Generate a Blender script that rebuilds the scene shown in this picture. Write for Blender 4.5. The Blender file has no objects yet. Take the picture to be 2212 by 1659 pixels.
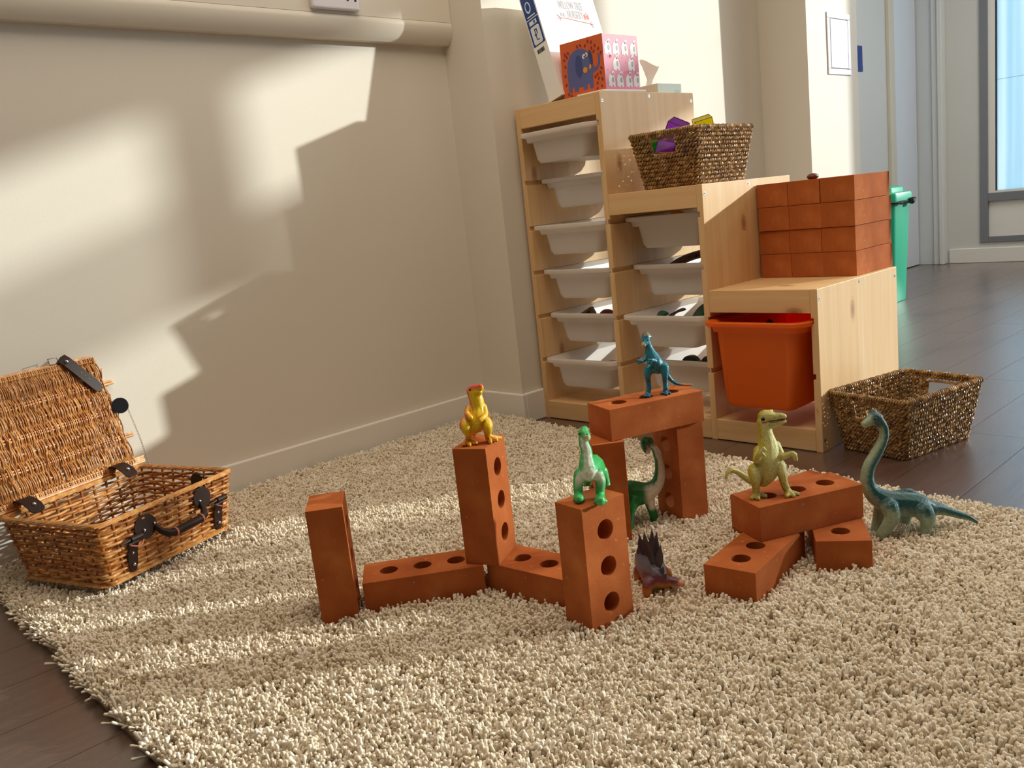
import bpy, bmesh, math, random, json
import numpy as np
from mathutils import Vector, Matrix
from mathutils.bvhtree import BVHTree
C = bpy.context.scene.collection
PI = math.pi
# ---------------------------------------------------------------- camera
def cam_setup():
    a, b, c = 0.8203811, -0.1936134, -0.1091310
    cy, sy = math.cos(a), math.sin(a)
    f = Vector((-sy*math.cos(b), cy*math.cos(b), math.sin(b)))
    r0 = Vector((cy, sy, 0)); u0 = r0.cross(f)
    r = r0*math.cos(c)+u0*math.sin(c); u = u0*math.cos(c)-r0*math.sin(c)
    m = Matrix(((r.x, u.x, -f.x, 1.952478), (r.y, u.y, -f.y, -1.953338), (r.z, u.z, -f.z, 0.661903), (0, 0, 0, 1)))
    cd = bpy.data.cameras.new('camera'); cd.sensor_width = 36; cd.lens = 1909.945/2212*36
    cd.clip_start = 0.02; cd.clip_end = 200
    co = bpy.data.objects.new('camera', cd); co.matrix_world = m; C.objects.link(co)
    bpy.context.scene.camera = co
cam_setup()
sc = bpy.context.scene
# ---------------------------------------------------------------- sky, sun, exposure
SUN_DIR = Vector((-1.0, -1.35, -0.435))
SUN_STRENGTH = 4.9
SKY_STRENGTH = 1.0
AUREOLE = 3.5
sc.view_settings.view_transform = 'Standard'; sc.view_settings.look = 'None'
sc.view_settings.exposure = 0.0; sc.view_settings.gamma = 1.0; sc.view_settings.use_curve_mapping = False
def world():
    w = bpy.data.worlds.new('sky'); sc.world = w; w.use_nodes = True
    nt = w.node_tree; nt.nodes.clear()
    tc = nt.nodes.new('ShaderNodeTexCoord'); sp = nt.nodes.new('ShaderNodeSeparateXYZ')
    nt.links.new(tc.outputs['Generated'], sp.inputs[0])
    cr = nt.nodes.new('ShaderNodeValToRGB')
    e = cr.color_ramp.elements
    e[0].position = 0.0; e[0].color = (0.60, 0.80, 0.93, 1)
    e[1].position = 0.9; e[1].color = (0.36, 0.56, 0.90, 1)
    n = e.new(0.15); n.color = (0.66, 0.83, 0.95, 1)
    bg = nt.nodes.new('ShaderNodeBackground'); bg.inputs[1].default_value = SKY_STRENGTH
    out = nt.nodes.new('ShaderNodeOutputWorld')
    # the hazy brightening of the sky around the low sun
    dt = nt.nodes.new('ShaderNodeVectorMath'); dt.operation = 'DOT_PRODUCT'; dt.inputs[1].default_value = (-SUN_DIR).normalized()
    nt.links.new(tc.outputs['Generated'], dt.inputs[0])
    def mt(op, a, b):
        x = nt.nodes.new('ShaderNodeMath'); x.operation = op
        for i, v in ((0, a), (1, b)):
            if hasattr(v, 'node'): nt.links.new(v, x.inputs[i])
            else: x.inputs[i].default_value = v
        return x.outputs[0]
    au = mt('ADD', mt('MULTIPLY', mt('POWER', mt('MAXIMUM', dt.outputs['Value'], 0.0), 4.0), AUREOLE), 1.0)
    vm = nt.nodes.new('ShaderNodeVectorMath'); vm.operation = 'SCALE'; nt.links.new(cr.outputs[0], vm.inputs[0]); nt.links.new(au, vm.inputs[3])
    nt.links.new(sp.outputs[2], cr.inputs[0]); nt.links.new(vm.outputs[0], bg.inputs[0]); nt.links.new(bg.outputs[0], out.inputs[0])
world()
def sun():
    l = bpy.data.lights.new('sun', 'SUN'); l.energy = SUN_STRENGTH; l.angle = math.radians(0.9); l.color = (1.0, 0.945, 0.845)
    o = bpy.data.objects.new('sun', l); o.rotation_euler = SUN_DIR.to_track_quat('-Z', 'Y').to_euler(); o.location = (6, 8, 4); C.objects.link(o)
sun()
sc.cycles.max_bounces = 10; sc.cycles.diffuse_bounces = 6; sc.cycles.transparent_max_bounces = 24
# added fill lights under the ceiling, out of frame, to lift the shaded parts
FILLS = [((1.0, -1.0, 2.70), 1.6, 33, (1.0, 0.83, 0.64)), ((2.4, 1.2, 2.70), 1.6, 20, (1.0, 0.83, 0.64)), ((1.5, 3.0, 2.70), 1.2, 44, (1.0, .97, .92))]
for p, s, e, cc in FILLS:
    l = bpy.data.lights.new('fill_light', 'AREA'); l.size = s; l.energy = e; l.color = cc
    o = bpy.data.objects.new('fill_light', l); o.location = p; C.objects.link(o)
# ---------------------------------------------------------------- materials
def lin(h):
    h = h.lstrip('#'); v = [int(h[i:i+2], 16)/255 for i in (0, 2, 4)]
    return tuple((x/12.92 if x <= .04045 else ((x+.055)/1.055)**2.4) for x in v)+(1,)
class NT:
    def __init__(s, name):
        s.m = bpy.data.materials.new(name); s.m.use_nodes = True; s.t = s.m.node_tree; s.t.nodes.clear()
        s.out = s.n('ShaderNodeOutputMaterial'); s.p = s.n('ShaderNodeBsdfPrincipled'); s.l(s.p.outputs[0], s.out.inputs[0])
    def n(s, t, **k):
        x = s.t.nodes.new(t)
        for a, b in k.items(): setattr(x, a, b)
        return x
    def l(s, a, b): s.t.links.new(a, b)
    def coord(s, scale=(1, 1, 1), which='Object', rot=(0, 0, 0)):
        tc = s.n('ShaderNodeTexCoord'); mp = s.n('ShaderNodeMapping'); mp.inputs['Scale'].default_value = scale; mp.inputs['Rotation'].default_value = rot
        s.l(tc.outputs[which], mp.inputs[0]); return mp.outputs[0]
    def noise(s, vec, scale=5, detail=4, rough=.5, dist=0):
        x = s.n('ShaderNodeTexNoise'); x.inputs['Scale'].default_value = scale; x.inputs['Detail'].default_value = detail
        x.inputs['Roughness'].default_value = rough; x.inputs['Distortion'].default_value = dist; s.l(vec, x.inputs['Vector']); return x.outputs['Fac']
    def ramp(s, fac, stops, interp='LINEAR'):
        x = s.n('ShaderNodeValToRGB'); x.color_ramp.interpolation = interp; e = x.color_ramp.elements
        while len(e) > 1: e.remove(e[-1])
        e[0].position, e[0].color = stops[0]
        for p, c in stops[1:]: q = e.new(p); q.color = c
        s.l(fac, x.inputs[0]); return x.outputs[0]
    def mix(s, fac, a, b, mode='MIX'):
        x = s.n('ShaderNodeMixRGB', blend_type=mode)
        for i, v in ((0, fac), (1, a), (2, b)):
            if hasattr(v, 'node'): s.l(v, x.inputs[i])
            else: x.inputs[i].default_value = v
        return x.outputs[0]
    def math(s, op, a, b=0.0):
        x = s.n('ShaderNodeMath', operation=op)
        for i, v in ((0, a), (1, b)):
            if hasattr(v, 'node'): s.l(v, x.inputs[i])
            else: x.inputs[i].default_value = v
        return x.outputs[0]
    def bump(s, h, strength=.2, dist=.002):
        b = s.n('ShaderNodeBump'); b.inputs['Strength'].default_value = strength; b.inputs['Distance'].default_value = dist
        s.l(h, b.inputs['Height']); s.l(b.outputs[0], s.p.inputs['Normal'])
    def col(s, c):
        if hasattr(c, 'node'): s.l(c, s.p.inputs['Base Color'])
        else: s.p.inputs['Base Color'].default_value = c
        return s
    def set(s, **k):
        for a, b in k.items(): s.p.inputs[a.replace('_', ' ')].default_value = b
        return s
def plain(name, c, rough=.5, **k):
    t = NT(name); k = {('Specular IOR Level' if a == 'Specular_IOR_Level' else a): b for a, b in k.items()}; t.col(lin(c) if isinstance(c, str) else c); t.set(Roughness=rough, **k); return t.m
def g(v): return (v, v, v, 1)
M = {}
def mats():
    t = NT('wall_paint'); v = t.coord(which='Object')
    t.col(t.mix(t.noise(v, 1.3, 3), lin('#E0DBD0'), lin('#DBD6CA'))); t.set(Roughness=.62); t.bump(t.noise(v, 260, 3), .12, .001); M['wall'] = t.m
    t = NT('grey_wall_paint'); v = t.coord(); t.col(t.mix(t.noise(v, 2), lin('#D6D6D2'), lin('#CFCFCB'))); t.set(Roughness=.6); t.bump(t.noise(v, 260, 3), .1, .001); M['wall2'] = t.m
    M['gloss_white'] = plain('gloss_white_paint', '#E9E6E0', .35)
    M['trunk'] = plain('white_pvc', '#E2DDD0', .3)
    M['white_plastic'] = plain('white_plastic', '#E6E4EE', .28)
    M['frame_grey'] = plain('grey_window_frame', '#7C7F86', .45)
    M['dark'] = plain('dark_hole', '#0C0A0A', .7)
    M['door'] = plain('door_paint', '#DCE2EA', .4)
    M['metal'] = plain('zinc_metal', '#C6CBD2', .28, Metallic=1.0)
    M['green_bin'] = plain('green_plastic', '#12A583', .4)
    M['black_plastic'] = plain('black_plastic', '#12141A', .4)
    # floor planks
    t = NT('dark_vinyl_plank'); oi = t.n('ShaderNodeObjectInfo')
    cmb = t.n('ShaderNodeVectorMath', operation='ADD'); tc = t.n('ShaderNodeTexCoord'); t.l(tc.outputs['Object'], cmb.inputs[0])
    sc_ = t.n('ShaderNodeVectorMath', operation='SCALE'); sc_.inputs[3].default_value = 37.0; t.l(oi.outputs['Location'], sc_.inputs[0]); t.l(sc_.outputs[0], cmb.inputs[1])
    mp = t.n('ShaderNodeMapping'); mp.inputs['Scale'].default_value = (1, .05, 1); t.l(cmb.outputs[0], mp.inputs[0]); v = mp.outputs[0]
    n1 = t.noise(v, 60, 5, .6, .3); n2 = t.noise(v, 260, 4, .6); n3 = t.noise(v, 9, 3)
    c = t.ramp(n1, [(.25, lin('#3E2A25')), (.5, lin('#543B33')), (.75, lin('#6B4C3F'))])
    c = t.mix(t.math('MULTIPLY', n2, .45), c, lin('#2E2220')); c = t.mix(t.math('MULTIPLY', oi.outputs['Random'], .35), c, lin('#5A4641')); c = t.mix(t.math('MULTIPLY', n3, .3), c, lin('#6E5446'))
    t.col(c); t.l(t.math('ADD', t.math('MULTIPLY', n2, .22), .20), t.p.inputs['Roughness']); t.p.inputs['Coat Weight'].default_value = 1.0; t.p.inputs['Coat Roughness'].default_value = .3; t.p.inputs['Coat IOR'].default_value = 1.6; t.bump(t.math('ADD', n2, n1), .35, .0012); M['plank'] = t.m
    # terracotta
    t = NT('terracotta'); oi = t.n('ShaderNodeObjectInfo'); v = t.coord()
    n1 = t.noise(v, 14, 4); n2 = t.noise(v, 90, 4, .6); n3 = t.noise(v, 480, 3)
    c = t.ramp(n1, [(.3, lin('#9E5228')), (.55, lin('#B26232')), (.75, lin('#C17340'))])
    c = t.mix(t.math('MULTIPLY', oi.outputs['Random'], .3), c, lin('#98501F'))
    sp = t.ramp(n2, [(.30, g(0)), (.36, g(1))]); c = t.mix(t.math('ADD', t.math('MULTIPLY', sp, .7), .3), lin('#C98358'), c); sp2 = t.ramp(t.noise(v, 33, 6, .7), [(.70, g(0)), (.74, g(.25))]); c = t.mix(sp2, c, lin('#D39A78'))
    t.col(c); t.set(Roughness=.85); t.p.inputs['Specular IOR Level'].default_value = .15; t.bump(t.math('ADD', n3, n2), .35, .0008); M['brick'] = t.m
    # pine, grain along z or x
    for ax in 'zxy':
        t = NT('pine_grain_'+ax); sca = {'z': (1, 1, .045), 'x': (.045, 1, 1), 'y': (1, .045, 1)}[ax]
        v = t.coord(sca); v1 = t.coord()
        n1 = t.noise(v, 42, 4, .55, .6); n2 = t.noise(v, 190, 3, .6); n0 = t.noise(v1, 3.0, 2)
        # glued staves: tint per strip
        sx = t.n('ShaderNodeSeparateXYZ'); t.l(v1, sx.inputs[0])
        st = t.math('FLOOR', t.math('MULTIPLY', sx.outputs[{'z': 1, 'x': 1, 'y': 0}[ax]], 19.0))
        wn = t.n('ShaderNodeTexWhiteNoise', noise_dimensions='1D'); t.l(st, wn.inputs['W'])
        c = t.ramp(n1, [(.28, lin('#D6B07C')), (.5, lin('#E1BE8D')), (.72, lin('#E8CA9E'))])
        c = t.mix(t.math('MULTIPLY', n2, .35), c, lin('#C89A60')); c = t.mix(t.math('MULTIPLY', wn.outputs['Value'], .4), c, lin('#D8AC74'))
        vo = t.n('ShaderNodeTexVoronoi', feature='F1', voronoi_dimensions='2D'); vo.inputs['Scale'].default_value = 6.8
        cv = t.n('ShaderNodeCombineXYZ'); X_, Y_, Z_ = sx.outputs
        if ax == 'z': t.l(t.math('ADD', Y_, t.math('MULTIPLY', X_, 2.3)), cv.inputs[0]); t.l(t.math('MULTIPLY', Z_, .45), cv.inputs[1])
        else: t.l(t.math('MULTIPLY', X_, .5), cv.inputs[0]); t.l(t.math('ADD', Y_, Z_), cv.inputs[1])
        t.l(cv.outputs[0], vo.inputs['Vector'])
        k = t.ramp(vo.outputs['Distance'], [(.03, g(.85)), (.05, g(.5)), (.062, g(.75)), (.075, g(.25)), (.12, g(0))]); kk = t.math('MULTIPLY', k, t.math('GREATER_THAN', t.noise(v1, 4.1, 0), .47))
        c = t.mix(kk, c, lin('#9A6238'))
        t.col(c); t.set(Roughness=.5); t.bump(n2, .12, .0006); M['pine_'+ax] = t.m
    # translucent white tray
    t = NT('translucent_white_plastic'); v = t.coord()
    tr = t.n('ShaderNodeBsdfTranslucent'); tr.inputs[0].default_value = lin('#F4EFEA'); mx = t.n('ShaderNodeMixShader'); mx.inputs[0].default_value = .5
    cc = t.mix(t.ramp(t.noise(v, 26, 5, .6, 1.2), [(.62, g(0)), (.7, g(.22))]), lin('#F4F0EC'), lin('#CDBFB4')); t.col(cc); t.set(Roughness=.3)
    t.l(t.p.outputs[0], mx.inputs[1]); t.l(tr.outputs[0], mx.inputs[2]); t.l(mx.outputs[0], t.out.inputs[0]); M['bin_white'] = t.m
    t = NT('orange_plastic'); tr = t.n('ShaderNodeBsdfTranslucent'); tr.inputs[0].default_value = lin('#FF4A08'); mx = t.n('ShaderNodeMixShader'); mx.inputs[0].default_value = .30
    t.col(lin('#F47614')); t.set(Roughness=.38); t.l(t.p.outputs[0], mx.inputs[1]); t.l(tr.outputs[0], mx.inputs[2]); t.l(mx.outputs[0], t.out.inputs[0]); M['bin_orange'] = t.m
    # yarn
    t = NT('shag_yarn'); oi = t.n('ShaderNodeObjectInfo'); tc = t.n('ShaderNodeTexCoord'); v = t.coord()
    c = t.ramp(oi.outputs['Random'], [(0, lin('#E6D9C2')), (.5, lin('#F2E8D4')), (1, lin('#FDF6EA'))])
    tr = t.n('ShaderNodeBsdfTranslucent'); t.l(c, tr.inputs[0]); mx = t.n('ShaderNodeMixShader'); mx.inputs[0].default_value = .12
    t.col(c); t.set(Roughness=.9); t.p.inputs['Specular IOR Level'].default_value = .15; t.l(t.p.outputs[0], mx.inputs[1]); t.l(tr.outputs[0], mx.inputs[2]); t.l(mx.outputs[0], t.out.inputs[0]); M['yarn'] = t.m
    M['rug_back'] = plain('rug_backing', '#8C7858', .95)
    # wicker, seagrass
    for nm, a, b_, c_, r in (('wicker', '#A8672F', '#CF9550', '#7C461C', .33), ('wicker_light', '#C58A4C', '#E6BC82', '#A26A34', .33), ('seagrass', '#94703F', '#DBB680', '#4A2F1A', .45)):
        t = NT(nm); v = t.coord(); n = t.noise(v, 60, 4, .6); n2 = t.noise(v, 14, 2)
        c = t.ramp(n, [(.3, lin(c_)), (.5, lin(a)), (.7, lin(b_))]); c = t.mix(t.math('MULTIPLY', n2, .5), c, lin(a)); t.col(c); t.set(Roughness=r); t.bump(t.noise(v, 420, 2), .3, .0006); M[nm] = t.m
    M['leather'] = plain('dark_brown_leather', '#2A1814', .5, Specular_IOR_Level=.22)
    M['leather_edge'] = plain('leather_edge', '#A8604A', .6)
    for nm, cc in (('tint_green', '#7CF09A'), ('tint_purple', '#E3B4F4'), ('tint_yellow', '#FBF478'), ('tint_orange', '#FFB078'), ('tint_blue', '#7FA8F4')):
        t = NT(nm); tb = t.n('ShaderNodeBsdfTransparent'); tb.inputs[0].default_value = lin(cc); df = t.n('ShaderNodeBsdfTranslucent'); df.inputs[0].default_value = lin(cc)
        m1 = t.n('ShaderNodeMixShader'); m1.inputs[0].default_value = .35; t.l(tb.outputs[0], m1.inputs[1]); t.l(df.outputs[0], m1.inputs[2])
        gl = t.n('ShaderNodeBsdfGlossy'); gl.inputs['Roughness'].default_value = .08; m2 = t.n('ShaderNodeMixShader'); m2.inputs[0].default_value = .08
        t.l(m1.outputs[0], m2.inputs[1]); t.l(gl.outputs[0], m2.inputs[2]); t.l(m2.outputs[0], t.out.inputs[0]); M[nm] = t.m
    t = NT('window_glass'); tb = t.n('ShaderNodeBsdfTransparent'); tb.inputs[0].default_value = (.93, .97, .98, 1); gl = t.n('ShaderNodeBsdfGlossy'); gl.inputs['Roughness'].default_value = .02
    fr = t.n('ShaderNodeFresnel'); fr.inputs[0].default_value = 1.45; mx = t.n('ShaderNodeMixShader'); t.l(fr.outputs[0], mx.inputs[0]); t.l(tb.outputs[0], mx.inputs[1]); t.l(gl.outputs[0], mx.inputs[2]); t.l(mx.outputs[0], t.out.inputs[0]); M['glass'] = t.m
    t = NT('frosted_blue_film'); v = t.coord((1, 1, .02)); n = t.noise(v, 14, 3); tr = t.n('ShaderNodeBsdfTranslucent')
    c = t.ramp(n, [(.35, (.46, .60, .66, 1)), (.5, (.51, .64, .70, 1)), (.62, (.62, .71, .76, 1))]); t.l(c, tr.inputs[0]); t.col(c); t.set(Roughness=.3)
    mx = t.n('ShaderNodeMixShader'); mx.inputs[0].default_value = .85; t.l(t.p.outputs[0], mx.inputs[1]); t.l(tr.outputs[0], mx.inputs[2]); t.l(mx.outputs[0], t.out.inputs[0]); M['film'] = t.m
    M['card_white'] = plain('white_card', '#F2F1F0', .45); M['blue_print'] = plain('blue_print', '#123C8C', .5)
    M['paving'] = plain('pale_paving', '#C8CCCC', .8)
mats()
def mat(c, rough=.5, **k):
    key = 'c'+str(c)+str(rough)
    if key not in M: M[key] = plain('paint_'+str(c).strip('#').lower(), c, rough, **k)
    return M[key]
# ---------------------------------------------------------------- mesh helpers
class MB:
    def __init__(s): s.v = []; s.f = []
    def add(s, vs, fs):
        o = len(s.v); s.v += [tuple(x) for x in vs]; s.f += [tuple(i+o for i in f) for f in fs]; return s
    def box(s, x0, x1, y0, y1, z0, z1, m=None):
        vs = [Vector(p) for p in ((x0,y0,z0),(x1,y0,z0),(x1,y1,z0),(x0,y1,z0),(x0,y0,z1),(x1,y0,z1),(x1,y1,z1),(x0,y1,z1))]
        if m is not None: vs = [m@p for p in vs]
        return s.add(vs, [(0,3,2,1),(4,5,6,7),(0,1,5,4),(1,2,6,5),(2,3,7,6),(3,0,4,7)])
    def prism(s, poly, a0, a1, axis='y'):
        """poly of (u,w): extruded along axis"""
        n = len(poly)
        def P(u, w, a): return {'y': (u, a, w), 'x': (a, u, w), 'z': (u, w, a)}[axis]
        vs = [P(u, w, a0) for u, w in poly]+[P(u, w, a1) for u, w in poly]
        fs = [tuple(range(n)), tuple(range(2*n-1, n-1, -1))]+[(i, n+i, n+(i+1) % n, (i+1) % n) for i in range(n)]
        return s.add(vs, fs)
    def tube(s, pts, rad, n=6, closed=False, caps=True, squash=None):
        pts = [Vector(p) for p in pts]; N = len(pts)
        if not hasattr(rad, '__len__'): rad = [rad]*N
        t0 = None; base = len(s.v); up = None
        for i in range(N):
            a = pts[(i-1) % N] if closed else pts[max(i-1, 0)]; b = pts[(i+1) % N] if closed else pts[min(i+1, N-1)]
            t = (b-a); t = t.normalized() if t.length > 1e-9 else Vector((0, 0, 1))
            if up is None:
                up = Vector((0, 0, 1)) if abs(t.z) < .9 else Vector((1, 0, 0))
            up = (up-t*up.dot(t)); up = up.normalized() if up.length > 1e-6 else t.orthogonal().normalized()
            w = t.cross(up)
            for k in range(n):
                an = 2*PI*k/n; s.v.append(tuple(pts[i]+(up*math.cos(an)+w*math.sin(an))*rad[i]))
        M_ = N if closed else N-1
        for i in range(M_):
            j = (i+1) % N
            for k in range(n):
                k2 = (k+1) % n; s.f.append((base+i*n+k, base+i*n+k2, base+j*n+k2, base+j*n+k))
        if caps and not closed:
            s.f.append(tuple(base+k for k in range(n-1, -1, -1))); s.f.append(tuple(base+(N-1)*n+k for k in range(n)))
        return s
    def sphere(s, c, r, n=10, m=6, sc=(1, 1, 1)):
        c = Vector(c); vs = [c+Vector((0, 0, r*sc[2]))]
        for i in range(1, m):
            th = PI*i/m
            for k in range(n): vs.append(c+Vector((r*sc[0]*math.sin(th)*math.cos(2*PI*k/n), r*sc[1]*math.sin(th)*math.sin(2*PI*k/n), r*sc[2]*math.cos(th))))
        vs.append(c-Vector((0, 0, r*sc[2]))); L = len(vs)-1
        fs = [(0, 1+k, 1+(k+1) % n) for k in range(n)]
        for i in range(m-2):
            for k in range(n): fs.append((1+i*n+k, 1+(i+1)*n+k, 1+(i+1)*n+(k+1) % n, 1+i*n+(k+1) % n))
        fs += [(L, 1+(m-2)*n+(k+1) % n, 1+(m-2)*n+k) for k in range(n)]
        return s.add(vs, fs)
    def cyl(s, a, b, r0, r1=None, n=16): return s.tube([a, b], [r0, r0 if r1 is None else r1], n)
    def mesh(s, name):
        me = bpy.data.meshes.new(name); me.from_pydata(s.v, [], s.f); me.update(); return me
def obj(name, mb, m, parent=None, smooth=False, bevel=0, seg=2, loc=None, rot=None, ang=35):
    me = mb.mesh(name) if isinstance(mb, MB) else mb
    if m is not None and not me.materials: me.materials.append(m)
    if isinstance(mb, MB):
        bm = bmesh.new(); bm.from_mesh(me); bmesh.ops.recalc_face_normals(bm, faces=bm.faces); bm.to_mesh(me); bm.free()
    if smooth:
        me.shade_smooth()
        if smooth != 'all':
            me.set_sharp_from_angle(angle=math.radians(ang))
    o = bpy.data.objects.new(name, me); C.objects.link(o)
    if parent: o.parent = parent
    if loc: o.location = loc
    if rot: o.rotation_euler = rot
    if bevel:
        b = o.modifiers.new('bevel', 'BEVEL'); b.width = bevel; b.segments = seg; b.limit_method = 'ANGLE'; b.angle_limit = math.radians(40)
    return o
def tag(o, label, cat, group=None, kind=None):
    if label: o['label'] = label
    if cat: o['category'] = cat
    if group: o['group'] = group
    if kind: o['kind'] = kind
    return o
def thing(name, label, cat, loc=(0, 0, 0), rz=0, group=None):
    o = bpy.data.objects.new(name, None); o.empty_display_size = .05; C.objects.link(o); o.location = loc; o.rotation_euler = (0, 0, rz); return tag(o, label, cat, group)
def struct(name, mb, m, **k):
    o = obj(name, mb, m, **k); o['kind'] = 'structure'; return o
def copy_tree(o, parent=None):
    c = o.copy(); C.objects.link(c); c.parent = parent
    for ch in list(o.children): copy_tree(ch, c)
    return c
def B(*a): return MB().box(*a)
# ---------------------------------------------------------------- room
WX, PX, PY, BY = -.195, -.013, -.08, 4.24
CZ = 2.80
def room():
    fl = struct('floor', B(-1.2, 7.2, -4.7, 4.3, -.12, -.004), plain('floor_screed', '#2A2220', .8))
    rnd = random.Random(3); W_, L_ = .152, 1.22
    meshes = {}
    col = 0; x = -.66
    while x < 2.6:
        off = rnd.choice([0, .3, .61, .8, 1.0]); y = -3.2-off if x > -.3 else -.2-off
        if abs(x+W_/2-1.305) < .08: y = .30-3*L_   # the joint seen beside the floor basket
        if abs(x+W_/2-1.157) < .08: y = .9-4*L_
        while y < BY-.01:
            y1 = min(y+L_, BY); y0 = max(y, -3.4)
            if y1-y0 > .05:
                k = round(y1-y0, 3)
                if k not in meshes:
                    mm = B(-W_/2+.0005, W_/2-.0005, .0006, k-.0006, -.004, 0).mesh('plank'); mm.materials.append(M['plank']); meshes[k] = mm
                o = bpy.data.objects.new('plank', meshes[k]); o.location = (x+W_/2, y0, 0); C.objects.link(o); o.parent = fl
            y += L_
        x += W_
    obj('plank', B(2.6, 7.0, -4.5, BY, -.004, -.0005), M['plank'], fl)['kind'] = 'stuff'
    obj('plank', B(-1.0, 2.6, -4.5, -3.41, -.004, -.0005), M['plank'], fl)['kind'] = 'stuff'
    struct('ceiling', B(-.9, 7.1, -4.6, 4.4, CZ, CZ+.1), plain('ceiling_paint', '#EDEBE6', .8))
    struct('wall_left', B(WX-.1, WX, -4.5, PY, 0, CZ), M['wall'])
    struct('wall_pier', B(WX-.1, PX, PY, 1.443, 0, CZ), M['wall'])
    struct('wall_pier_2', B(WX-.1, .1935, 1.443, 1.875, 0, CZ), M['wall'])
    struct('wall_alcove', B(-.62, -.5, 1.875, BY, 0, CZ).box(-.5, WX-.1, 1.8, 1.875, 0, CZ), M['wall2'])
    struct('wall_right', B(7, 7.1, -4.5, 4.3, 0, CZ), mat('#A8937C', .7))
    struct('wall_front', B(-.3, 7.1, -4.6, -4.5, 0, CZ), mat('#A8937C', .7))
    # window wall with its openings
    ops = [(-.115, 1.12, .13, 2.71), (1.20, 1.95, .13, 2.71), (1.96, 2.86, .13, 2.71), (2.87, 4.33, .13, 2.71), (4.34, 6.6, .13, 2.71)]
    mb = MB(); x = -.62
    for a, b, z0, z1 in ops:
        mb.box(x, a, BY, BY+.07, 0, CZ); mb.box(a, b, BY, BY+.07, 0, z0); mb.box(a, b, BY, BY+.07, z1, CZ); x = b
    mb.box(x, 7.1, BY, BY+.07, 0, CZ); struct('wall_back', mb, M['wall2'])
    for i, (a, b, z0, z1) in enumerate(ops):
        fr = MB(); y0, y1 = BY-.012, BY+.05; F_ = .047 if i < 2 else .025; e = .042 if i < 2 else .018
        fr.box(a, a+F_, y0, y1, z0, z1).box(b-F_, b, y0, y1, z0, z1).box(a+F_, b-F_, y0, y1, z1-.02, z1).box(a+F_, b-F_, y0, y1, z0, z0+.035)
        if z0 < 1: fr.box(a+F_, b-F_, y0, y1, .388, .440)
        w = struct('window_%d' % (i+1), fr, M['frame_grey'], bevel=.002)
        gz = .44 if z0 < 1 else z0+.035
        if z0 < 1: obj('lower_panel', B(a+F_, b-F_, BY+.01, BY+.035, z0+.035, .388), M['gloss_white'], w)
        ix = MB(); tz = z1-.02
        ix.box(a+F_, a+F_+e, BY, BY+.04, gz, tz).box(b-F_-e, b-F_, BY, BY+.04, gz, tz).box(a+F_+e, b-F_-e, BY, BY+.04, gz, gz+.012).box(a+F_+e, b-F_-e, BY, BY+.04, tz-.012, tz)
        obj('casement', ix, M['gloss_white'], w)
        obj('glass_seal', B(a+F_+e, a+F_+e+.004, BY-.001, BY+.03, gz+.012, tz-.012), M['dark'], w)
        pm = M['film'] if i == 0 else M['glass']
        obj('pane', B(a+F_+e+.004, b-F_-e, BY+.02, BY+.026, gz+.012, 2.21), pm, w)
        obj('pane', B(a+F_+e+.004, b-F_-e, BY+.02, BY+.026, 2.21, tz-.012), pm, w)
        if i == 0: obj('film_seam', B(a+F_+e+.004, b-F_-e, BY+.018, BY+.02, 1.127, 1.129), mat('#8FB4C4', .6), w)
        if i >= 3:
            xm = 3.62 if i == 3 else b-F_-e
            for k in range(12):  # unseen bars added at transom height, spaced to dim the sun in a band
                if i == 3 and k < 10: obj('sun_dimming_bar', B(a+F_+e, xm, BY+.028, BY+.032, 2.125+.025*k, 2.125+.025*k+.0210), M['frame_grey'], w)
                if k > 0: obj('sun_dimming_bar', B(xm if i == 3 else a+F_+e, b-F_-e, BY+.028, BY+.032, 2.180+.0245*k, 2.180+.0245*k+.0135), M['frame_grey'], w)
            if i == 3: obj('mullion', B(3.57, 3.70, BY-.01, BY+.05, 2.19, tz), M['frame_grey'], w)
        if i == 4:
            for k in range(32): obj('sun_dimming_slat', B(a+F_+e, b-F_-e, BY-.004, BY-.001, .995+.0242*k, .995+.0242*k+.0150), M['gloss_white'], w)  # unseen slats added to pass only part of the sun onto the rug
        l = bpy.data.lights.new('window_portal', 'AREA'); l.shape = 'RECTANGLE'; l.size = b-a; l.size_y = z1-max(z0, .44); l.cycles.is_portal = True
        lo = bpy.data.objects.new('window_portal', l); lo.location = ((a+b)/2, BY+.09, (z1+max(z0, .44))/2); lo.rotation_euler = (-PI/2, 0, 0); C.objects.link(lo)
    # outside: paving and a pale rendered garden wall far behind
    g_ = struct('ground_outside', B(-30, 30, BY+.07, 60, -.3, -.15), M['paving'])
    # baseboards
    H, T_ = .095, .014
    struct('baseboard_left', B(WX, WX+T_, -4.5, PY-T_, 0, H), M['gloss_white'], bevel=.004)
    struct('baseboard_pier', B(WX, PX+T_, PY-T_, PY, 0, H).box(PX, PX+T_, PY, 1.443-T_, 0, H).box(PX, .1935+T_, 1.443-T_, 1.443, 0, H).box(.1935, .1935+T_, 1.443, 1.875, 0, H), M['gloss_white'], bevel=.004)
    struct('baseboard_back', B(-.305, 7, BY-T_, BY, 0, H), M['gloss_white'], bevel=.004)
    # door in the alcove with its stepped frame
    struct('door_1', B(-.5, -.486, 3.87, 4.19, .006, 2.05), M['door'], bevel=.002)
    fr = B(-.5, -.478, 3.775, 3.81, 0, 2.1).box(-.5, -.484, 3.81, 3.865, 0, 2.1)
    struct('trim_1', fr, mat('#D5CDBD'), bevel=.003)
    struct('trim_2', B(-.5, -.392, 4.20, BY, 0, 2.1), mat('#CFD4D6'), bevel=.004)
    struct('trim_3', B(-.389, -.352, 4.185, BY, 0, 2.1), mat('#D6D8D8'), bevel=.006)
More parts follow.
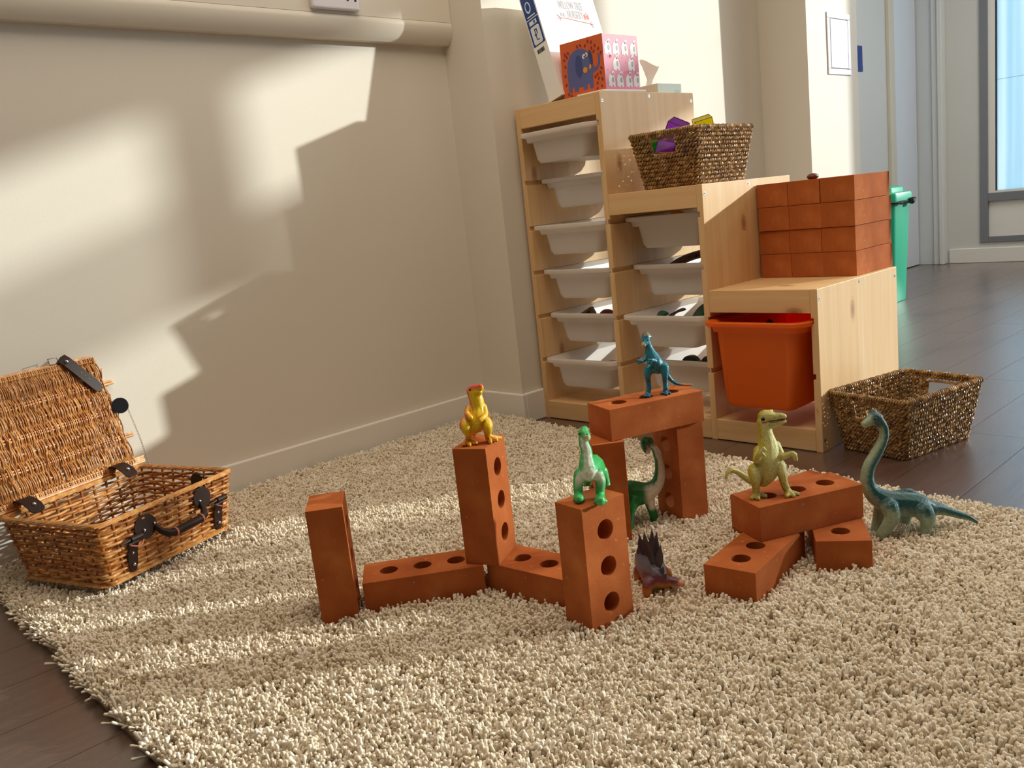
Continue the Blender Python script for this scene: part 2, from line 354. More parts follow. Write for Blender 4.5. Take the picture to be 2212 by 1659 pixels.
    struct('trim_4', B(-.349, -.318, 4.17, BY, 0, 2.1), mat('#DADBD8'), bevel=.006)
    # dado trunking along the left wall
    prof = [(WX, 1.167), (WX+.026, 1.167)]+[(WX+.026+.022*math.sin(a), 1.189-.022*math.cos(a)+.03*(a/(PI/2))) for a in [PI/2*i/8 for i in range(1, 9)]]
    prof += [(WX+.045, 1.2265), (WX+.043, 1.2265), (WX+.043, 1.2275), (WX+.045, 1.2275), (WX+.045, 1.34), (WX, 1.34)]
    struct('trim_5', MB().prism(prof, -4.4, PY-.001, 'y'), M['trunk'], smooth=True)
room()
def socket():
    t = thing('double_socket', 'white double wall socket on the trunking, switches out of frame', 'socket', (WX+.045, -.4935, 1.278))
    a, b = -.0755, .0755
    mb = B(0, .016, a, b, -.044, .044); o = obj('face_plate', mb, M['white_plastic'], t, bevel=.006, seg=3)
    for y in (-.049, -.024, .037, .062):
        obj('pin_hole', B(.0155, .0166, y-.0032, y+.0032, -.020, -.0145), M['dark'], t)
    for y in (-.037, .049):
        obj('pin_hole', B(.0155, .0166, y-.002, y+.002, -.002, .006), M['dark'], t)
        obj('switch', B(.014, .019, y-.022, y-.010, .014, .034), M['white_plastic'], t, bevel=.002)
socket()
def access_panel():
    t = thing('access_panel', 'white plastic access panel with a hinged inner door on the pier', 'panel', (.1935, 1.705, 1.178))
    obj('outer_frame', B(0, .005, -.10, .10, -.12, -.098).box(0, .005, -.10, .10, .098, .12).box(0, .005, -.10, -.078, -.098, .098).box(0, .005, .078, .10, -.098, .098), M['white_plastic'], t, bevel=.002)
    obj('panel_door', B(.0, .006, -.074, .074, -.094, .094), M['white_plastic'], t, bevel=.0015)
    for z_ in (.04, -.05): obj('hinge', B(.0, .0075, .074, .078, z_, z_+.015), M['white_plastic'], t)
access_panel()
tag(obj('wall_poster', B(-.4995, -.4965, 3.24, 3.442, 1.27, 1.385).box(-.4995, -.4962, 3.24, 3.4435, 1.24, 1.27), mat('#223A86')), 'small blue and red notice on the grey wall behind the pier', 'notice')
# ---------------------------------------------------------------- pine storage unit
X1, X2, X3, D_, H1, H2, H3, TH = .3313, .6406, .94, .445, .952, .674, .402, .018
GRV = [.182+.1365*k for k in range(6)]
def shelf():
    t = thing('storage_shelf', 'stepped pine storage unit of three heights with slotted sides', 'shelf')
    def panel(x0, x1, h, left, right):
        # section in x,z with runner grooves cut in the inner faces, extruded in depth
        gl = [z for z in GRV if z+.013 < h-.06]
        L = [(x0, 0)]
        if left:
            hl = left
            for z in [q for q in gl if q+.013 < hl-.06]: L += [(x0, z), (x0+.007, z), (x0+.007, z+.0135), (x0, z+.0135)]
        L.append((x0, h)); L.append((x1, h))
        if right:
            for z in reversed([q for q in gl if q+.013 < right-.06]): L += [(x1, z+.0135), (x1-.007, z+.0135), (x1-.007, z), (x1, z)]
        L.append((x1, 0))
        return obj('side_panel', MB().prism(L, 0, D_, 'y'), M['pine_z'], t, bevel=.0012)
    panel(0, TH, H1, 0, H1); panel(X1-TH, X1, H1, H1, H2); panel(X2-TH, X2, H2, H2, H3); panel(X3-TH, X3, H3, H3, 0)
    for a, b, h in ((TH, X1-TH, H1), (X1, X2-TH, H2), (X2, X3-TH, H3)):
        obj('top_board', B(a, b, .0185, D_, h-.0185, h-.0005), M['pine_x'], t, bevel=.001)
        obj('top_rail', B(a, b, .0, .018, h-.058, h-.0002), M['pine_x'], t, bevel=.0015)
        obj('back_rail', B(a, b, D_-.018, D_, h-.07, h-.019), M['pine_x'], t, bevel=.0015)
        obj('bottom_board', B(a, b, .0185, D_, .040, .056), M['pine_x'], t, bevel=.001)
        obj('bottom_rail', B(a, b, .0, .018, .002, .057), M['pine_x'], t, bevel=.0015)
    def screw(x, y, z):
        mb = MB().cyl((x-.001, y, z), (x+.0006, y, z), .0046, n=16); s_ = obj('screw', mb, M['metal'], t)
        obj('hex_socket', MB().cyl((x+.0004, y, z), (x+.0009, y, z), .0020, n=6), M['dark'], s_)
    for x, h in ((X1, H1), (X2, H2), (X3, H3)):
        for y in (.010, .222, .433): screw(x, y, h-(.024 if y != .222 else .011))
    screw(X3, .012, .03)
    st = obj('label_sticker', B(TH, TH+.0006, .08, .20, .876, .892), mat('#D9C3AC', .6), t)
    k = MB()
    for y0 in (.10, .145):
        for j in range(3): k.box(TH+.0004, TH+.0010, y0+.009*j, y0+.0015+.009*j, .878, .890)
        k.box(TH+.0004, TH+.0010, y0, y0+.02, .883, .8842)
    obj('printed_marks', k, mat('#6F5343', .6), st)['kind'] = 'stuff'
    return t
shelf()
def rrect(w0, w1, y0, y1, rf, rb, n=6):
    pts = []
    for (cx, cy, r, a0) in ((w1-rf, y0+rf, rf, -PI/2), (w1-rb, y1-rb, rb, 0), (w0+rb, y1-rb, rb, PI/2), (w0+rf, y0+rf, rf, PI)):
        for i in range(n+1):
            a = a0+PI/2*i/n; pts.append((cx+r*math.cos(a), cy+r*math.sin(a)))
    return pts
def bin_mb(w, d, h, flat=.022):
    mb = MB(); rings = []
    def ring(ins, z, rf=.045, insy=None):
        iy = ins if insy is None else insy
        if insy is None and ins > .0165: iy = .0165+(ins-.0165)*.30
        rings.append([(x, y, z) for x, y in rrect(ins, w-ins, iy, d-iy, max(rf-ins*.5, .008), .014)])
    tp = .014 if h < .15 else .018
    # outside, bottom to top, then over the flange and down the inside
    bi = .037 if h < .15 else .026
    ring(bi+tp+.012, -h); ring(bi+tp, -h+.012); ring(bi+tp*.1, -.028); ring(bi, -.0272)
    ring(.016, -.0272); ring(.0125, -.0125); ring(.0015, -.0122); ring(0, -.010); ring(0, -.0015); ring(.0015, 0)
    ring(.0165, 0); ring(.026, -.004); ring(bi+.0015, -.012); ring(bi+.0022+tp, -h+.013); ring(bi+.0022+tp+.012, -h+.0035)
    n = len(rings[0])
    for r in rings: mb.v += r
    for i in range(len(rings)-1):
        for k in range(n): mb.f.append((i*n+k, i*n+(k+1) % n, (i+1)*n+(k+1) % n, (i+1)*n+k))
    mb.f.append(tuple(range(n-1, -1, -1))); mb.f.append(tuple(range((len(rings)-1)*n, len(rings)*n)))
    return mb
BINS = {}
def bins():
    w = .3013+.0012-.001
    proto = None
    colA, colB = .0130-.0015, .3313-.005
    rows = [(colA, 5, -.026, 'topmost tray of the tall column, pulled forward past the frame'), (colA, 4, .047, 'second tray down of the tall column, pushed furthest in'),
            (colA, 3, -.006, 'third tray down of the tall column, empty looking'), (colA, 2, .017, 'fourth tray down of the tall column, above the wooden blocks tray'),
            (colA, 1, .029, 'fifth tray down of the tall column, holding a wooden frame block'), (colA, 0, -.008, 'lowest tray of the tall column, sunlit inside'),
            (colB, 3, .045, 'top tray of the middle column, orange disc showing above its rim'), (colB, 2, .065, 'second tray of the middle column, holding a spotted ring'),
            (colB, 1, .001, 'third tray of the middle column, dark green toy sticking out'), (colB, 0, .058, 'lowest tray of the middle column behind the brick bridge')]
    for x, k, y, lab in rows:
        z = GRV[k]+.0128
        if proto is None:
            o = obj('plastic_tray', bin_mb(.3078-.0005 if x < .1 else .303, .40, .090), M['bin_white'], smooth=True); proto = o
        else:
            o = proto.copy(); C.objects.link(o)
        wid = .3078 if x < .1 else .3026
        o.scale.x = (.3055 if x < .1 else .3013)/.3073
        o.location = (x+.0005, y, z)
        tag(o, 'translucent white plastic tray, '+lab, 'tray', 'white trays in the pine storage unit')
        BINS[(x < .1, k)] = (x, y, z)
    o = obj('storage_bin', bin_mb(.2915, .40, .222), M['bin_orange'], smooth=True, loc=(X2-.0055, -.046, GRV[1]+.0128-.006))
    tag(o, 'deep orange plastic bin in the lowest section of the pine unit', 'bin')
bins()
def bin_contents():
    def inbin(a, k): return Vector(BINS[(a, k)])
    b = inbin(True, 1)
    t = thing('wooden_frame_block', 'small wooden frame block with green window in the fifth tray', 'block', b+Vector((.112, .070, -.046)))
    m = Matrix.Rotation(-.5, 4, 'Y')@Matrix.Rotation(.2, 4, 'Z')
    fr = MB(); s = .034
    for x0, x1, z0, z1 in ((-s, s, -s*.6, -s*.35), (-s, s, s*.35, s*.6), (-s, -s*.72, -s*.35, s*.35), (s*.72, s, -s*.35, s*.35)): fr.box(x0, x1, -.01, .01, z0, z1, m)
    fr.v = [(x, y, z+.024) for x, y, z in fr.v]
    obj('frame', fr, mat('#7E5C42', .6), t, bevel=.002)
    pn = B(-s*.72, s*.72, -.003, .003, -s*.35, s*.35).v; mb = MB(); mb.box(-s*.72, s*.72, -.003, .003, -s*.35, s*.35, m); mb.v = [(x, y, z+.024) for x, y, z in mb.v]
    obj('coloured_pane', mb, mat('#0F4A37', .2), t)
    o = obj('wooden_disc', MB().cyl((0, -.008, 0), (0, .008, 0), .031, n=28), mat('#8C3A52', .45), bevel=.003, loc=b+Vector((.196, .072, -.026)), rot=(.25, 0, .3)); tag(o, 'small round crimson wooden disc beside the frame block in a tray', 'disc')
    b = inbin(False, 3)
    o = obj('toy_disc', MB().cyl((0, -.01, 0), (0, .01, 0), .031, n=32), mat('#F08A1C', .4), bevel=.004, loc=b+Vector((.139, .085, -.025)), rot=(.1, 0, .1)); tag(o, 'orange plastic disc standing in the top tray of the middle column', 'disc')
    b = inbin(False, 2)
    # spotted ring (a toy tambourine hoop) lying against the rim
    mb = MB(); R_, r_ = .085, .014; N, n = 48, 10
    for i in range(N):
        a = 2*PI*i/N
        for k in range(n):
            c = 2*PI*k/n; q = R_+r_*math.cos(c)*1.3
            mb.v.append((q*math.cos(a), r_*math.sin(c)*.8, q*math.sin(a)))
    for i in range(N):
        for k in range(n): mb.f.append((i*n+k, i*n+(k+1) % n, ((i+1) % N)*n+(k+1) % n, ((i+1) % N)*n+k))
    t = NT('spotted_print'); v = t.coord(); vo = t.n('ShaderNodeTexVoronoi'); vo.inputs['Scale'].default_value = 95; t.l(v, vo.inputs['Vector'])
    t.col(t.ramp(vo.outputs['Distance'], [(.30, lin('#1A1418')), (.36, lin('#6E4A36'))])); t.set(Roughness=.4)
    o = obj('spotted_ring', mb, t.m, smooth='all', loc=b+Vector((.158, .128, -.016)), rot=(-1.25, 0, 0)); tag(o, 'brown and black spotted ring in the second tray of the middle column', 'ring')
    b = inbin(False, 1)
    def leaf(name, loc, rz, ln, wd, m_, lab, rx=0.5):
        mb = MB(); N = 12
        for s in (0, 1):
            for i in range(N+1):
                u = i/N; w = wd*math.sin(PI*u)**.7; z = .012*math.sin(PI*u)
                mb.v += [(u*ln, -w, z+s*.006), (u*ln, w, z+s*.006)]
        q = 2*(N+1)
        for i in range(N):
            mb.f += [(2*i, 2*i+1, 2*i+3, 2*i+2), (q+2*i, q+2*i+2, q+2*i+3, q+2*i+1), (2*i, 2*i+2, q+2*i+2, q+2*i), (2*i+1, q+2*i+1, q+2*i+3, 2*i+3)]
        o = obj(name, mb, m_, smooth=True, loc=loc, rot=(rx, -.55, rz)); tag(o, lab, 'toy')
    leaf('toy_leaf', b+Vector((.170, .114, -.040)), .3, .11, .026, mat('#0D4A38', .35), 'dark green toy leaf rising out of the third tray, middle column')
    leaf('toy_leaf', b+Vector((.070, .090, -.034)), .2, .050, .016, mat('#1C5B46', .35), 'short green toy tip left in the third tray, middle column')
    leaf('toy_leaf', b+Vector((.110, .085, -.040)), -.1, .09, .018, mat('#4A2630', .35), 'plum coloured curved toy lying in the third tray, middle column', .2)
    b = inbin(False, 0)
    for i, (x, y, r, c, lab) in enumerate(((.152, .075, .030, '#1E1A22', 'black ribbed toy roller in the lowest tray, middle column'), (.222, .072, .034, '#24303E', 'slate blue toy roller in the lowest tray, middle column'))):
        t = thing('toy_roller', lab, 'toy', b+Vector((x, y, -.026)))
        mb = MB(); mb.cyl((0, -.012, 0), (0, .012, 0), r, n=28); obj('tyre', mb, mat(c, .35), t, bevel=.004)
        obj('hub', MB().cyl((0, -.014, 0), (0, .014, 0), r*.45, n=20), mat('#5B4A44', .3), t, bevel=.002)
    b = inbin(True, 0)
    o = obj('toy_shell', MB().sphere((0, 0, 0), .021, 14, 8, (1.3, 1, .6)), mat('#9A5A3A', .4), smooth='all', loc=b+Vector((.21, .10, -.028))); tag(o, 'small brown oval toy at the right end of the lowest tray', 'toy')
    mb = MB(); mb.tube([(-.03, 0, -.14), (-.028, 0, -.05), (-.02, 0, 0), (.0, .0, .022), (.018, 0, .012)], [.02, .022, .026, .022, .012], 12); mb.tube([(.0, 0, .010), (.03, 0, -.012), (.06, 0, -.05)], [.02, .018, .012], 10)
    o = obj('toy_figure', mb, mat('#3A1116', .45), smooth=True, loc=(.782, .060, .276)); tag(o, 'dark maroon toy sticking up inside the orange bin', 'toy')
bin_contents()
# ---------------------------------------------------------------- things on the tall section
def top_things():
    z = H1+.0002
    o = obj('foam_sheet', B(.232, .3310, .022, .212, z, z+.0062), mat('#F3EFE6', .6), bevel=.001); tag(o, 'thin white foam sheet under the picture box corner', 'sheet')
    t = thing('picture_box', 'orange and pink cardboard box with printed elephants on pine unit', 'box', (.162, .045, z+.0066))
    W, Dp, H = .157, .157, .149
    obj('carton', B(0, W, 0, Dp, 0, H), mat('#D4622A', .55), t, bevel=.001)
    obj('side_print', B(W, W+.0006, .0015, Dp-.0015, .001, H-.001), mat('#D0708E', .5), t)
    obj('top_print', B(.001, W-.001, .001, Dp-.001, H, H+.0005), mat('#F0E6E4', .5), t)
    def flat(name, polys, m_, y, parent=t, th=.0005):   # polys of (u,w) on the front face
        mb = MB()
        for p in polys: mb.prism([(a, b) for a, b in p], y-th, y, 'y')
        return obj(name, mb, m_, parent)
    def ell(cx, cy, rx, ry, rot=0, n=18): return [(cx+rx*math.cos(a)*math.cos(rot)-ry*math.sin(a)*math.sin(rot), cy+rx*math.cos(a)*math.sin(rot)+ry*math.sin(a)*math.cos(rot)) for a in [2*PI*i/n for i in range(n)]]
    body = [(.022, .012), (.022, .075), (.026, .095), (.036, .112), (.052, .122), (.072, .125), (.092, .120), (.106, .109), (.114, .094), (.118, .076), (.122, .068), (.130, .066), (.137, .074), (.139, .086), (.137, .098), (.144, .100), (.146, .086), (.143, .070), (.134, .058), (.122, .054), (.115, .052), (.115, .012), (.102, .012), (.100, .026), (.093, .026), (.092, .012), (.078, .012), (.077, .022), (.060, .022), (.059, .012), (.044, .012), (.043, .026), (.036, .026), (.035, .012)]
    e = flat('elephant_print', [body], mat('#5A62A0', .5), 0.0)
    flat('ear_print', [ell(.067, .078, .013, .030, 0)], mat('#3C4A86', .5), -.0006, e)
    flat('ear_print', [ell(.1125, .094, .006, .021, .15)], mat('#34427C', .5), -.0006, e)
    flat('cheek_print', [ell(.090, .064, .008, .008), ell(.109, .070, .004, .007, -.2)], mat('#E79A2A', .5), -.0006, e)
    flat('eye_print', [ell(.088, .101, .0055, .0062), ell(.098, .104, .0048, .0058)], mat('#EDEBDC', .5), -.0006, e)
    flat('pupil_print', [ell(.0905, .100, .0020, .0026), ell(.0965, .103, .0019, .0026)], mat('#1A1A2A', .5), -.0012, e)
    rnd = random.Random(5); lv = []
    for (a, b) in ((.018,.118),(.024,.110),(.030,.120),(.014,.104),(.016,.085),(.013,.060),(.014,.035),(.020,.008),(.030,.004),(.066,.131),(.078,.132),(.095,.128),(.106,.138),(.118,.133),(.118,.118),(.130,.122),(.125,.108),(.142,.112),(.150,.100),(.148,.060),(.144,.048),(.132,.045),(.124,.040),(.136,.034),(.148,.030),(.130,.022),(.128,.008),(.145,.012)):
        lv.append(ell(a, b, .0030, .0050, rnd.uniform(-.8, .8), 10))
    flat('leaf_print', lv, mat('#8C2030', .5), -.0001)['kind'] = 'stuff'
    # right face: rows of pale elephants on pink
    mb = MB(); tr = MB(); er = MB(); lf = MB(); X = W+.0011
    def sell(cx, cy, rx, ry, m_, rot=0, n=14, x=X): m_.prism(ell(cx, cy, rx, ry, rot, n), x-.0005, x, 'x')
    for row, (zc, ys) in enumerate(((.112, (.022, .058, .097, .136)), (.070, (.055, .122)), (.026, (.030, .067, .107, .142)))):
        for yc in ys:
            mb.prism([(yc-.015, zc-.018), (yc-.015, zc+.004), (yc-.010, zc+.014), (yc, zc+.018), (yc+.009, zc+.012), (yc+.013, zc), (yc+.013, zc-.018), (yc+.006, zc-.018), (yc+.005, zc-.013), (yc, zc-.013), (yc-.001, zc-.018), (yc-.008, zc-.018), (yc-.009, zc-.014)], X-.0005, X, 'x')
            mb.prism([(yc-.001, zc+.014), (yc+.002, zc+.024), (yc+.010, zc+.024), (yc+.013, zc+.016), (yc+.010, zc+.017), (yc+.008, zc+.020), (yc+.004, zc+.020), (yc+.004, zc+.013)], X-.0005, X, 'x')
            sell(yc+.004, zc+.001, .0042, .0072, er, x=X+.0004)
    for i in range(26): sell(rnd.uniform(.008, .150), rnd.choice((.048, .052, .088, .091, .070, .072))+rnd.uniform(-.005, .005), .0026, .0042, lf, rnd.uniform(-.6, .6), 8, X-.0003)
    q = obj('small_elephants_print', mb, mat('#D8D2D4', .5), t); q['kind'] = 'stuff'; obj('ear_print', er, mat('#8F8A96', .5), q)['kind'] = 'stuff'; obj('leaf_print', lf, mat('#E2506A', .5), t)['kind'] = 'stuff'
    # leaning ring binder
    b = thing('ring_binder', 'tall white lever arch binder leaning left on the tall pine section', 'binder', (.113, .035, z+.004))
    b.rotation_euler = (0, -.27, 0)
    w, d, h = .056, .27, .318
    obj('cover', B(0, .0028, .002, d, 0, h).box(w-.0028, w, .002, d, 0, h).box(0, w, 0, .0028, 0, h), M['card_white'], b, bevel=.0008)
    obj('papers', B(.008, w-.008, .02, d-.004, .004, h-.008), mat('#EDEAE4', .8), b)
    l = obj('spine_label', B(.004, w-.004, -.0006, 0, .165, h-.006), M['blue_print'], b)
    k = MB(); k.box(.003, w-.003, -.0009, -.0004, .243, .2455)
    k.prism(ell(w/2-.004, .278, .011, .017), -.0009, -.0004, 'y'); k.box(.012, w-.012, -.0009, -.0004, .250, .2535)
    k.prism([(.010, .172), (.010, .217), (.014, .221), (w-.014, .221), (w-.010, .217), (w-.010, .172), (w-.014, .168), (.014, .168)], -.0009, -.0004, 'y')
    k.prism([(.012, .226), (.012, .238), (w-.014, .238), (w-.014, .226)], -.0009, -.0004, 'y')
    obj('label_print', k, mat('#DCE6EE', .5), l)
    k = MB(); k.prism(ell(w/2-.004, .279, .0075, .0125), -.0012, -.0008, 'y')
    k.box(.024, .027, -.0012, -.0008, .180, .212).box(.024, .034, -.0012, -.0008, .209, .212).box(.031, .034, -.0012, -.0008, .196, .212).box(.020, .030, -.0012, -.0008, .194, .197).box(.028, .036, -.0012, -.0008, .178, .181)
    k.box(.030, .036, -.0012, -.0008, .228, .236); obj('label_drawing', k, M['blue_print'], l)['kind'] = 'stuff'
    k = MB(); xs = .012
    for i in range(12):
        ww = rnd.choice((.0007, .0013, .002)); k.box(xs, xs+ww, -.0006, .0001, .142, .154); xs += ww+rnd.choice((.0007, .0012))
    obj('barcode', k, mat('#2A2A30', .5), b)
    # lettering and the branch drawing on the right cover
    def text(s, y, zz, size, m_, rot=0):
        c = bpy.data.curves.new('lettering', 'FONT'); c.body = s; c.size = size; c.extrude = .0002; c.space_character = 1.02; c.align_x = 'LEFT'
        o = bpy.data.objects.new('lettering', c); C.objects.link(o); o.parent = b; dg = bpy.context.evaluated_depsgraph_get(); me = bpy.data.meshes.new_from_object(o.evaluated_get(dg)); bpy.data.objects.remove(o); me.materials.clear(); me.materials.append(m_); o = bpy.data.objects.new('lettering', me); C.objects.link(o); o.parent = b; o.location = (w+.0004, y, zz); o.rotation_euler = (PI/2, 0, PI/2); o.scale = (.62, 1.35, 1); return o
    gm = mat('#ADAFBA', .6); rm = mat('#DC7C74', .6)
    text('WILLOW TREE', .098, .268, .026, gm); text('NURSERY', .128, .240, .026, gm)
    k = MB(); k.tube([(w+.0005, .078, .236), (w+.0005, .115, .238), (w+.0005, .170, .232), (w+.0005, .236, .226)], .0011, 5); k.tube([(w+.0005, .080, .246), (w+.0005, .093, .237), (w+.0005, .086, .228)], .0008, 5); k.tube([(w+.0005, .232, .236), (w+.0005, .222, .227), (w+.0005, .234, .216)], .0008, 5)
    obj('branch_drawing', k, rm, b)
    k = MB()
    for y in (.206, .219): k.sphere((w, y, .2475), .0072, 10, 6, (.12, .9, 1.25)); k.tube([(w, y-.005, .2565), (w, y-.006, .2595)], .0012, 4); k.tube([(w, y+.005, .2565), (w, y+.006, .2595)], .0012, 4)
    obj('red_bird_drawing', k, rm, b, smooth=True)
    k = MB()
    for y in (.100, .111): k.sphere((w, y, .2475), .0058, 10, 6, (.12, .9, 1.2)); k.sphere((w+.0004, y-.002, .2505), .0020, 8, 5, (.2, 1, 1))
    obj('grey_bird_drawing', k, gm, b, smooth=True)
    # tissue box
    t = thing('tissue_box', 'flat pale green tissue box with one tissue pulled up', 'box', (.19, .30, z))
    obj('carton', B(0, .118, 0, .12, 0, .030), mat('#D2E4DE', .5), t, bevel=.001)
    obj('printed_lines', B(.118, .1184, .085, .11, .004, .006).box(.118, .1184, .085, .11, .009, .0102), mat('#8FC7A4', .5), t)
    mb = MB(); N = 8; P = []
    for j in range(7):
        v_ = j/6
        for i in range(N+1):
            u = i/N; P.append((.035+.030*u+.012*math.sin(5*u+3*v_)*(.3+v_), .05+.016*math.sin(6*u+2*v_)*v_, .028+.082*v_*(1-.35*abs(u-.35)-.10*math.sin(9*u))))
    mb.v = P+[(x, y+.0006, zz) for x, y, zz in P]; Q = len(P)
    for j in range(6):
        for i in range(N):
            a = j*(N+1)+i; mb.f += [(a, a+1, a+N+2, a+N+1), (Q+a, Q+a+N+1, Q+a+N+2, Q+a+1)]
    obj('tissue', mb, M['bin_white'], t, smooth='all')
top_things()
# ---------------------------------------------------------------- bricks
L_, W_, T_, ZB = .2058, .0873, .0604, .015
def brick_mesh():
    mb = MB(); hx = [.215*L_, .5*L_, .785*L_]; R_ = .0158; N = 24
    cuts = [0, (hx[0]+hx[1])/2, (hx[1]+hx[2])/2, L_]
    for i in range(3):
        x0, x1, cx, cy = cuts[i], cuts[i+1], hx[i], W_/2
        angs = [2*PI*k/N for k in range(N)]+[math.atan2(sy*(W_/2), (x1 if sx > 0 else x0)-cx) % (2*PI) for sx in (1, -1) for sy in (1, -1)]
        angs = sorted(set(round(a, 6) for a in angs)); n = len(angs); o = len(mb.v)
        for a in angs:
            c, s = math.cos(a), math.sin(a)
            tx = ((x1-cx)/c if c > 1e-9 else (x0-cx)/c if c < -1e-9 else 1e9); ty = ((W_/2)/abs(s) if abs(s) > 1e-9 else 1e9); t_ = min(tx, ty)
            ox, oy = cx+c*t_, cy+s*t_
            mb.v += [(ox, oy, 0), (ox, oy, T_), (cx+R_*c, cy+R_*s, 0), (cx+R_*c, cy+R_*s, T_)]
        for k in range(n):
            a, b = o+4*k, o+4*((k+1) % n)
            mb.f += [(a+1, b+1, b+3, a+3), (a, a+2, b+2, b), (a+3, b+3, b+2, a+2)]
            p, q = Vector(mb.v[a]), Vector(mb.v[b]); 
            if abs(p.y-q.y) < 1e-7 or (abs(p.x-q.x) < 1e-7 and (abs(p.x) < 1e-7 or abs(p.x-L_) < 1e-7)): mb.f.append((a, b, b+1, a+1))
    me = mb.mesh('terracotta_brick'); bm = bmesh.new(); bm.from_mesh(me)
    bmesh.ops.remove_doubles(bm, verts=bm.verts, dist=1e-5); bmesh.ops.dissolve_limit(bm, angle_limit=.01, verts=[v for v in bm.verts if 0], edges=[]) if 0 else None
    bmesh.ops.recalc_face_normals(bm, faces=bm.faces)
    es = [e for e in bm.edges if len(e.link_faces) == 2 and e.calc_face_angle() > 1.0]
    bmesh.ops.bevel(bm, geom=es, offset=.0042, segments=3, profile=.5, affect='EDGES', clamp_overlap=True)
    bm.to_mesh(me); bm.free(); me.materials.append(M['brick']); me.shade_smooth(); return me
BM = brick_mesh()
FOOT = []   # footprints on the rug
def brick(fx, fy, fz, th, kind, label, group, s=1):
    """F corner at fx,fy ; edge b at angle th, edge a at th+90. kind = which dims run along a,b,up"""
    o = bpy.data.objects.new('terracotta_brick', BM); C.objects.link(o)
    a = Vector((-math.sin(th), math.cos(th), 0)); b = Vector((math.cos(th), math.sin(th), 0)); u = Vector((0, 0, 1))
    la, lb, h = [{'L': L_, 'W': W_, 'T': T_}[k]*s for k in kind]
    ax = dict(zip(kind, (a, b, u)))     # world direction of each brick axis
    ex, ey, ez = ax['L'], ax['W'], ax['T']
    org = Vector((fx, fy, fz))
    if ex.cross(ey).dot(ez) < 0:        # keep it right handed: flip the thickness axis
        org = org+ez*(T_*s); ez = -ez
    m = Matrix((ex, ey, ez)).transposed().to_4x4(); m = Matrix.Translation(org)@m@Matrix.Scale(s, 4); o.matrix_world = m; wn = o.modifiers.new('normals', 'WEIGHTED_NORMAL'); wn.keep_sharp = False
    if fz < .03: FOOT.append(([Vector((fx, fy, 0)), Vector((fx, fy, 0))+b*lb, Vector((fx, fy, 0))+b*lb+a*la, Vector((fx, fy, 0))+a*la]))
    return tag(o, label, 'brick', group)
G1, G2 = 'terracotta bricks set out on the rug', 'terracotta bricks stacked on the low pine section'
brick(.7433, -1.2302, ZB, 2.5112, 'TWL', 'upright terracotta brick standing furthest left on the rug', G1)
brick(.7335, -1.2090, ZB, .9267, 'WLT', 'brick lying flat, joining the leftmost upright brick to the one under the yellow dinosaur', G1)
brick(.8806, -1.0300, ZB+T_, 2.0181, 'TWL', 'upright brick that the yellow dinosaur stands on', G1)
brick(.8520, -1.0330, ZB, .1073, 'WLT', 'brick lying flat behind the upright brick with the green dinosaur on top', G1)
brick(1.1031, -1.0509, ZB, 1.4583, 'TWL', 'upright brick with three round holes facing front, under the green long neck dinosaur', G1)
brick(.8901, -.7788, ZB, .8914, 'WTL', 'upright brick carrying the left end of the bridge brick', G1)
brick(.9538, -.6038, ZB, 1.2141, 'WTL', 'upright brick carrying the right end of the bridge brick', G1)
brick(.9085, -.7436, ZB+L_+.0006, 1.1993, 'WLT', 'bridge brick laid across two uprights, teal dinosaur on it', G1)
brick(1.1986, -.7245, ZB+T_+.0004, 1.1118, 'WLT', 'brick laid across two others, olive dinosaur standing on it', G1)
brick(1.2541, -.8364, ZB, 1.702, 'WLT', 'lower left brick under the olive dinosaur, two holes showing', G1)
brick(1.2710, -.6767, ZB, .5784, 'LWT', 'lower right brick under the olive dinosaur, one hole showing', G1)
brick(1.117, -.612, .009, 1.29, 'TLW', 'brick standing behind the olive dinosaur brick, only its corner showing', G1)
rr = random.Random(8)
for r in range(4):
    for c in range(3):
        jx, jy = [(.004, .002), (0, 0), (.0035, .0015), (-.001, .004)][r]
        s = 1.035
        brick(.6450+.0922*c+jx*(1 if c < 2 else .4), .252+jy+rr.uniform(-.004, .004), H3+.0003+r*(T_*s+.0010), rr.uniform(-.014, .014), 'LWT',
              'terracotta brick end-on in the stack, %s row, %s' % (('bottom', 'second', 'third', 'top')[r], ('left of three', 'middle of three', 'rightmost of three')[c]), G2, s)
o = obj('wooden_dome', MB().sphere((0, 0, 0), .016, 16, 10, (1, 1, .55)), mat('#6E3524', .4), smooth='all', loc=(.755, .36, H3+.0003+4*(T_*1.035+.0004)+.0085)); tag(o, 'small dark round wooden dome piece on top of the brick stack', 'toy')
